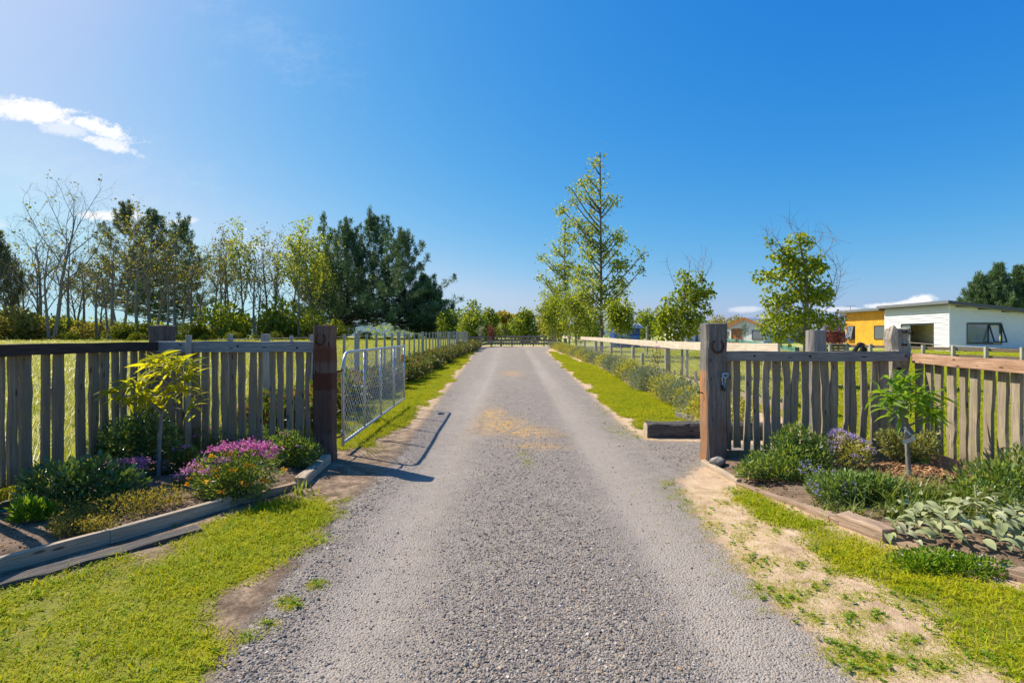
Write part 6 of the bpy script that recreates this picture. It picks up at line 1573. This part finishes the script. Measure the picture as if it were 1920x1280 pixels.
# ------------------------------------------------------------------ white and yellow house
M['white_board'] = plain('white_paint', (.78, .79, .80), .55, .4, 0, .03, 3)
M['yellow_board'] = plain('yellow_stain', (.80, .38, .035), .6, .3, 0, .10, 2.5)
M['roof_dark'] = plain('charcoal_steel', (.075, .085, .10), .45, .5, .0, .08, 3)
M['fascia_grey'] = plain('grey_fascia', (.17, .18, .195), .5, .4, 0, .05, 3)
M['alu'] = plain('dark_aluminium', (.045, .055, .065), .4, .5, .3, .1, 6)
M['interior'] = plain('interior_paint', (.62, .54, .43), .8, .2, 0, .05, 2)
M['curtain'] = plain('white_curtain', (.75, .75, .77), .9, .1, 0, .06, 9)
def glassmat(name, tint=(.22, .25, .27)):
    m, T, bs, out = mat(name); bs.inputs['Base Color'].default_value = (*tint, 1); bs.inputs['Roughness'].default_value = .03; bs.inputs['Specular IOR Level'].default_value = .9; bs.inputs['Metallic'].default_value = .4
    return m
M['glass'] = glassmat('window_glass')
M['brown_seat'] = plain('dark_furniture', (.10, .08, .07), .8, .2)
hs = thing('house', (30.75, 36, .3), 'modern house with white weatherboards and a yellow timber end', 'house')
def bx(name, a, m_, par=hs): V, F = box(*a); return obj(name, V, F, m_, par)
HX = 30.75; bz0, bz1 = .25, 3.62
def openings_split(lo, hi, ops, z0, z1):
    """intervals of a board at height z0..z1 free of openings (a, b, za, zb)"""
    seg = [(lo, hi)]
    for a, b, za, zb in ops:
        if z1 > za and z0 < zb:
            ns = []
            for p, q in seg:
                if b <= p or a >= q: ns.append((p, q)); continue
                if a > p: ns.append((p, a))
                if b < q: ns.append((b, q))
            seg = ns
    return [s for s in seg if s[1] - s[0] > .02]
def lap_board(axis_, c, a, b, z0, z1, out_, m_, top=None):
    """one lapped weatherboard on a wall: lower edge proud of the upper"""
    if axis_ == 'y': V = [(c - out_ * .012, a, z1), (c - out_ * .07, a, z0), (c + out_ * .02, a, z0), (c + out_ * .02, a, z1), (c - out_ * .012, b, z1), (c - out_ * .07, b, z0), (c + out_ * .02, b, z0), (c + out_ * .02, b, z1)]
    else: V = [(a, c - out_ * .012, z1), (a, c - out_ * .07, z0), (a, c + out_ * .02, z0), (a, c + out_ * .02, z1), (b, c - out_ * .012, z1), (b, c - out_ * .07, z0), (b, c + out_ * .02, z0), (b, c + out_ * .02, z1)]
    F = [(0, 1, 5, 4), (1, 2, 6, 5), (2, 3, 7, 6), (3, 0, 4, 7), (0, 3, 2, 1), (4, 5, 6, 7)]
    return obj('weatherboard', V, F, m_, hs)
ops1 = [(37.25, 40.45, .3, 2.30)]; ops2 = [(31.92, 34.42, .90, 2.28)]
nbd = 19; hh = (bz1 - bz0) / nbd
for i in range(nbd):
    z0 = bz0 + i * hh
    for a, b in openings_split(36.0, 42.2, ops1, z0, z0 + hh): lap_board('y', HX, a, b, z0, z0 + hh - .015, 1, M['white_board'])
    top_x = HX + (3.66 - (z0 + hh)) / .108 - .05 if z0 + hh > 2.5 else 41
    for a, b in openings_split(HX + .03, min(41, max(HX + .4, top_x)), ops2, z0, z0 + hh): lap_board('x', 36.0, a, b, z0, z0 + hh - .003, 1, M['white_board'])
M['backing'] = plain('wall_backing', (.30, .32, .35), .8, .2, 0, .05, 3)
for q in ((HX + .022, HX + .05, 36.03, 37.24, bz0, 3.5), (HX + .022, HX + .05, 40.46, 42.19, bz0, 3.5), (HX + .022, HX + .05, 37.24, 40.46, 2.31, 3.5), (HX + .051, 31.91, 36.022, 36.05, bz0, 3.45), (34.43, 41, 36.022, 36.05, bz0, 2.4), (31.91, 34.43, 36.022, 36.05, bz0, .89), (31.91, 34.43, 36.022, 36.05, 2.29, 3.1), (34.431, 37, 36.022, 36.05, 2.41, 2.85)): bx('wall_backing', q, M['backing'])
bx('corner_trim', (HX - .05, HX + .03, 35.95, 36.0, bz0, 3.6), M['white_board'])
# roof slab sloping down to the right
def slab(name, pts, th, m_, par=hs):
    V = [(x, y, z) for x, y, z in pts] + [(x, y, z - th) for x, y, z in pts]; n = len(pts)
    F = [tuple(range(n)), tuple(range(2 * n - 1, n - 1, -1))] + [(i, n + i, n + (i + 1) % n, (i + 1) % n) for i in range(n)]
    return obj(name, V, F, m_, par)
rz_ = lambda x: 3.87 - .108 * (x - 30.25)
slab('roof', [(30.2, 35.4, rz_(30.2)), (42, 35.4, rz_(42)), (42, 42.4, rz_(42)), (30.2, 42.4, rz_(30.2))], .20, M['roof_dark'])
slab('soffit', [(30.24, 35.45, rz_(30.24) - .203), (42, 35.45, rz_(42) - .203), (42, 36.0, rz_(42) - .203), (30.24, 36.0, rz_(30.24) - .203)], .02, M['fascia_grey'])
bx('fascia', (30.165, 30.197, 35.4, 42.4, 3.67, 3.86), M['fascia_grey'])
# yellow end
YX = 31.0
ops3 = [(46.3, 47.25, 1.10, 2.30), (42.35, 43.75, 1.15, 2.28)]
for i in range(28):
    a = 42.25 + i * .1893; b = a + .182
    segs = [(bz0, 3.5)]
    for (p, q, za, zb) in ops3:
        if b > p and a < q: segs = [(bz0, za), (zb, 3.5)]
    for (z0, z1) in segs: V, F = box(YX - .02 - .004 * (i % 2), YX + .02, a, b, z0, z1); obj('yellow_board', V, F, M['yellow_board'], hs)
bx('backing_wall', (YX + .022, YX + .05, 42.25, 47.5, bz0, 3.5), M['alu'])
bx('end_wall', (YX + .0, YX + 7, 47.52, 47.6, bz0, 3.45), M['white_board'])
slab('roof', [(30.35, 42.42, 3.74), (40, 42.42, 2.9), (40, 48.1, 2.9), (30.35, 48.1, 3.74)], .2, M['fascia_grey'])
# windows and sliding door
def window_yz(x, ya, yb, za, zb, nmul=1, name='window'):
    w = bx(name, (x - .05, x - .0, ya, yb, za - .05, za), M['alu'])
    for a in ((x - .05, x, ya, yb, zb, zb + .05), (x - .05, x, ya - .05, ya, za - .05, zb + .05), (x - .05, x, yb, yb + .05, za - .05, zb + .05)):
        V, F = box(*a); obj('frame', V, F, M['alu'], w)
    V, F = box(x - .02, x - .01, ya, yb, za, zb); obj('pane', V, F, M['glass'], w)
    return w
w1 = window_yz(YX - .03, 46.34, 47.2, 1.12, 2.28)
V, F = obox((YX - .30, 46.77, 1.10), (YX - .07, 46.77, 2.26), .8, .04, up=(0, 1, 0)); V, F = obox((YX - .32, 46.77, 1.12), (YX - .08, 46.77, 2.26), .8, .03, up=(1, 0, 0)); obj('open_sash', V, F, M['glass'], w1)
w2 = window_yz(YX - .03, 42.4, 43.7, 1.18, 2.24)
V, F = box(YX - .028, YX - .022, 42.4, 43.7, 2.02, 2.24); obj('blind', V, F, M['curtain'], w2)
# door opening with a room behind it
d = bx('sliding_door', (HX - .04, HX + .02, 37.25, 37.31, .3, 2.30), M['alu'])
for a in ((HX - .04, HX + .02, 40.39, 40.45, .3, 2.30), (HX - .04, HX + .02, 37.31, 40.39, 2.24, 2.30), (HX - .03, HX + .01, 39.45, 39.52, .3, 2.24)):
    V, F = box(*a); obj('frame', V, F, M['alu'], d)
V, F = box(HX - .012, HX - .004, 39.52, 40.39, .3, 2.24); obj('pane', V, F, M['glass'], d)
bx('interior_wall', (HX + 1.5, HX + 1.6, 36.36, 41.89, .3, 2.6), M['interior']); bx('interior_floor', (HX + .03, HX + 3.2, 36.3, 42, .26, .3), M['fence_wood'])
bx('interior_ceiling', (HX + .03, HX + 3.2, 36.3, 42, 2.62, 2.66), M['white_board']); bx('interior_wall', (HX + .03, HX + 3.2, 41.9, 42.0, .3, 2.62), M['interior']); bx('interior_wall', (HX + .03, HX + 3.2, 36.3, 36.35, .3, 2.62), M['interior'])
bx('counter', (HX + 1.1, HX + 1.49, 38.0, 40.2, .3, .85), M['brown_seat'])
# window in the shaded front
w = bx('window', (31.92, 34.42, 35.94, 36.01, .90, .96), M['alu'])
for a in ((31.92, 34.42, 35.94, 36.01, 2.22, 2.28), (31.92, 31.98, 35.94, 36.01, .96, 2.22), (34.36, 34.42, 35.94, 36.01, .96, 2.22), (33.42, 33.50, 35.94, 36.01, .96, 2.22)):
    V, F = box(*a); obj('frame', V, F, M['alu'], w)
V, F = box(31.98, 33.42, 35.97, 35.98, .96, 2.22); obj('pane', V, F, M['glass'], w)
sv = [(33.5, 35.95, 2.22), (34.36, 35.95, 2.22), (34.36, 35.55, 1.0), (33.5, 35.55, 1.0)]
sash = obj('open_sash', [sv[0], sv[1], sv[2], sv[3]], [(0, 1, 2, 3)], M['alu'], w)
sash.data.clear_geometry()
mb = MB()
for a, b in zip(sv, sv[1:] + sv[:1]): mb.add(*obox(a, b, .075, .06, up=(.1, -1, .3)))
V, F = mb.get(); sash.data.from_pydata([tuple(v - np.array(org(hs))) for v in V], [], F); sash.data.materials.append(M['alu']) if not sash.data.materials else None
bx('room_back', (31.7, 34.7, 36.9, 36.95, .6, 2.6), M['interior'])
cv = []; cf = []
for i in range(25):
    x = 33.52 + .82 * i / 24; yy = 36.08 + .03 * math.sin(i * 1.6); cv += [(x, yy, .96), (x, yy, 2.22)]
for i in range(24): cf.append((2 * i, 2 * i + 2, 2 * i + 3, 2 * i + 1))
obj('curtain', cv, cf, M['curtain'], w)
# aerial on the yellow end's roof
V, F = tube([(31.2, 47.2, 3.7), (31.2, 47.2, 4.15)], .02, 5); a_ = obj('aerial', V, F, M['fascia_grey'], hs)
V, F = obox((30.6, 47.0, 4.12), (31.7, 47.3, 4.2), .03, .03); obj('aerial_boom', V, F, M['fascia_grey'], a_)
for t in (0, .3, .6, .9): V, F = obox((30.6 + 1.1 * t, 46.8 + .3 * t, 4.12 + .08 * t), (30.6 + 1.1 * t + .05, 47.3 + .3 * t, 4.12 + .08 * t), .02, .02); obj('aerial_rod', V, F, M['fascia_grey'], a_)

# ------------------------------------------------------------------ barn, sheds
M['barn_white'] = plain('white_cladding', (.72, .73, .75), .6, .3, 0, .05, 3)
M['orange_wood'] = plain('orange_timber', (.42, .17, .06), .7, .3, 0, .15, 8)
M['roof_grey'] = plain('grey_iron_roof', (.30, .32, .34), .5, .4, .2, .08, 3)
bn = thing('barn', (26.5, 58.5, .6), 'white barn with orange timber gable trim and door', 'barn')
A_ = np.array([25.5, 60.0]); B_ = np.array([28.0, 57.0]); ab = (B_ - A_); gw = np.linalg.norm(ab); ab /= gw; bk_ = np.array([.77, .64]); bk_ /= np.linalg.norm(bk_)
def bp(s, dpt, z): q = A_ + ab * gw * s + bk_ * dpt; return (q[0], q[1], z)
Lb = 11.5; eh, ah, b0 = 2.52, 3.36, .5
nb_ = 14
for i in range(nb_):
    s0, s1 = i / nb_ + .002, (i + 1) / nb_ - .002
    if .07 < (s0 + s1) / 2 < .37: zb_ = 2.28
    else: zb_ = b0
    t0 = eh + (ah - eh) * (1 - abs(2 * s0 - 1)); t1 = eh + (ah - eh) * (1 - abs(2 * s1 - 1))
    V = [bp(s0, 0, zb_), bp(s1, 0, zb_), bp(s1, 0, t1), bp(s0, 0, t0), bp(s0, .05, zb_), bp(s1, .05, zb_), bp(s1, .05, t1), bp(s0, .05, t0)]
    F = [(0, 1, 2, 3), (5, 4, 7, 6), (4, 0, 3, 7), (1, 5, 6, 2), (3, 2, 6, 7), (4, 5, 1, 0)]
    obj('cladding_board', V, F, M['barn_white'], bn)
for i in range(26):
    d0, d1 = i * Lb / 26 + .01, (i + 1) * Lb / 26 - .01
    V = [bp(1, d0, b0), bp(1, d1, b0), bp(1, d1, eh), bp(1, d0, eh), bp(.985, d0, b0), bp(.985, d1, b0), bp(.985, d1, eh), bp(.985, d0, eh)]
    obj('cladding_board', V, [(0, 1, 2, 3), (5, 4, 7, 6), (4, 0, 3, 7), (1, 5, 6, 2), (3, 2, 6, 7), (4, 5, 1, 0)], M['barn_white'], bn)
for sgn in (0, 1):
    e = -.06 if sgn == 0 else 1.06
    V = [bp(e, -.4, eh - .05), bp(.5, -.4, ah + .06), bp(.5, Lb, ah + .06), bp(e, Lb, eh - .05)]; V = V + [(x, y, z + .07) for x, y, z in V]
    obj('roof', V, [(0, 1, 2, 3), (7, 6, 5, 4), (0, 4, 5, 1), (1, 5, 6, 2), (2, 6, 7, 3), (3, 7, 4, 0)], M['roof_grey'], bn)
    V, F = obox(bp(e, -.44, eh - .06), bp(.5, -.44, ah + .05), .05, .26); obj('gable_trim', V, F, M['orange_wood'], bn)
dr = obj('door', *(lambda q: (q, [(0, 1, 2, 3), (5, 4, 7, 6), (4, 0, 3, 7), (1, 5, 6, 2), (3, 2, 6, 7), (4, 5, 1, 0)]))([bp(.08, -.02, b0), bp(.36, -.02, b0), bp(.36, -.02, 2.1), bp(.08, -.02, 2.1), bp(.08, .05, b0), bp(.36, .05, b0), bp(.36, .05, 2.1), bp(.08, .05, 2.1)]), M['orange_wood'], bn)
for a, b in (((.08, 2.16), (.36, 2.16)), ((.07, b0), (.07, 2.2)), ((.37, b0), (.37, 2.2))):
    V, F = obox(bp(a[0], -.05, a[1]), bp(b[0], -.05, b[1]), .05, .12, up=(0, 0, 1) if a[1] == b[1] else (1, 0, 0)); obj('door_frame', V, F, M['orange_wood'], dr)
for a, b in (((.1, b0 + .1), (.34, 2.0)), ((.1, 2.0), (.34, b0 + .1))):
    V, F = obox(bp(a[0], -.06, a[1]), bp(b[0], -.06, b[1]), .03, .09); obj('door_brace', V, F, M['tan_board'], dr)
wv = [bp(.68, -.03, 1.0), bp(.97, -.03, 1.0), bp(.97, -.03, 2.05), bp(.68, -.03, 2.05)]
ww = obj('window', wv, [(0, 1, 2, 3)], M['glass'], bn)
mb = MB()
for a, b in zip(wv, wv[1:] + wv[:1]): mb.add(*obox(a, b, .06, .06, up=(.1, .2, 1)))
V, F = mb.get(); obj('frame', V, F, M['alu'], ww)

def shed(name, label, cat, x0, x1, y0, y1, zb_, ze, zr, wallm, roofm, ridge='x', over=.3, nboard=0):
    t = thing(name, ((x0 + x1) / 2, (y0 + y1) / 2, zb_), label, cat)
    for nm, a in (('wall', (x0, x1, y0, y0 + .08, zb_, ze)), ('wall', (x0, x0 + .08, y0 + .082, y1, zb_, ze)), ('wall', (x1 - .08, x1, y0 + .082, y1, zb_, ze)), ('wall', (x0 + .082, x1 - .082, y1 - .08, y1, zb_, ze))):
        V, F = box(*a); obj(nm, V, F, wallm, t)
    ym = (y0 + y1) / 2
    for (ya, yb, za, zb2) in ((y0 - over, ym, ze - .08, zr), (ym, y1 + over, zr, ze - .08)):
        V = [(x0 - over, ya, za), (x1 + over, ya, za), (x1 + over, yb, zb2), (x0 - over, yb, zb2)]; V += [(x, y, z + .08) for x, y, z in V]
        obj('roof', V, [(3, 2, 1, 0), (4, 5, 6, 7), (0, 1, 5, 4), (1, 2, 6, 5), (2, 3, 7, 6), (3, 0, 4, 7)], roofm, t)
    for x in (x0 + .04, x1 - .04):
        V = [(x - .03, y0 + .1, ze), (x - .03, y1 - .1, ze), (x - .03, ym, zr - .05), (x + .03, y0 + .1, ze), (x + .03, y1 - .1, ze), (x + .03, ym, zr - .05)]
        obj('gable', V, [(0, 1, 2), (5, 4, 3), (0, 3, 4, 1), (1, 4, 5, 2), (2, 5, 3, 0)], wallm, t)
    return t
M['brown_wall'] = plain('brown_cladding', (.07, .055, .05), .8, .2, 0, .15, 3)
shed('brown_cottage', 'dark brown walled cottage with grey roof left of the yellow wall', 'building', X(1500, 63), X(1600, 63), 63, 70, .5, Z(621, 63), Z(597, 66), M['brown_wall'], M['roof_grey'])
wc = shed('white_cottage', 'low white building behind the round leafed young tree', 'building', X(1268, 66), X(1366, 66), 66, 72, .5, Z(622, 66), Z(610, 69), M['barn_white'], M['roof_grey'])
for (a, b) in ((1280, 1292), (1304, 1309)):
    V, F = box(X(a, 66), X(b, 66), 65.95, 65.99, Z(640, 66), Z(626, 66)); obj('window', V, F, M['glass'], wc)
M['blue_paint'] = plain('deep_blue_paint', (.012, .075, .30), .45, .5, 0, .15, 2)
M['sky_paint'] = plain('pale_blue_paint', (.16, .42, .62), .45, .5, 0, .1, 2)
bs_ = shed('blue_shed', 'deep blue shed with grey roof and pale blue panel behind the young trees', 'shed', X(1158, 44), X(1200, 44), 44, 47.5, .35, Z(614, 44), Z(606, 45.5), M['blue_paint'], M['roof_grey'], over=.28)
V, F = box(X(1158, 44), X(1176, 44), 43.96, 43.995, Z(632, 44), Z(616, 44)); obj('pale_panel', V, F, M['sky_paint'], bs_)
for z_ in (Z(633, 44), Z(630.5, 44)): V, F = box(X(1177, 44), X(1200, 44), 43.97, 43.995, z_ - .03, z_ + .03); obj('stripe', V, F, M['sky_paint'], bs_)
for z_ in (Z(620, 44), Z(626, 44)):
    V, F = box(X(1177, 44), X(1200, 44), 43.98, 43.995, z_ - .012, z_ + .012); obj('wall_batten', V, F, M['roof_dark'], bs_)
V, F = tube([gpt(1213, 30), (X(1213, 30), 30, Z(612, 30))], .07, 7); tag(obj('grey_pole', V, F, M['post_batten']), 'lone grey pole right of the blue shed', 'pole')

# the roadside hedge behind the viewer, which the house windows mirror
r = np.random.default_rng(650); P = []
for x in np.arange(-30, 90, 2.6): P.append((x, -24 + r.normal(0, 1.2), r.uniform(1.2, 2.0), 2.2, 1.8, r.uniform(1.5, 2.6)))
V, F, q = shrub_mesh(r, P, 15000, .4, .6, .1, .6)
tag(obj('roadside_hedge', V, F, M['leaf_far'], None, q), 'tall green roadside hedge mirrored in the house windows', kind='stuff')
# stakes and a rose by the bleached rail fence
for (px, y, h, lb) in ((1204, 16.2, .78, 'short grey tree stake left of the thin rose'), (1287, 15.2, 1.22, 'tall grey stake beside the round leafed young tree')):
    x = X(px, y); b = float(G0(y)); V, F = rough_beam((x, y, b - .1), (x + .01, y, b + h), .09, .09, 5, .004, .2, int(px), up=(0, 1, 0)); tag(obj('tree_stake', V, F, M['post_batten']), lb, 'stake')
y = 15.0; x = X(1232, y); b = float(G0(y)); rs = thing('rose', (x, y, b), 'thin leggy rose with one pink bloom by the bleached rail', 'rose')
mb = MB()
for q_ in ([(0, 0, 0), (.02, 0, .5), (-.01, .02, 1.0)], [(0, 0, .4), (.08, 0, .7), (.12, .02, .85)], [(0, 0, .5), (-.09, .02, .75), (-.14, 0, .95)]): mb.add(*tube(smooth_path(q_, 3), .007, 4))
V, F = mb.get(); obj('stems', V, F, M['bark_brown'], rs, local=True)
r = np.random.default_rng(9); p_ = np.array([[r.normal(0, .1), r.normal(0, .05), r.uniform(.5, 1.0)] for _ in range(60)]); V, F, q = leaves(p_, rand_dirs(60, r), .06, .6, r); obj('foliage', V, F, M['leaf_hedge'], rs, q, local=True)
V, F, q = flower_heads(r, np.array([[-.01, .0, 1.0]]), .025, .05, 26); obj('blossom', V, F, M['petal_pink'], rs, q, local=True)
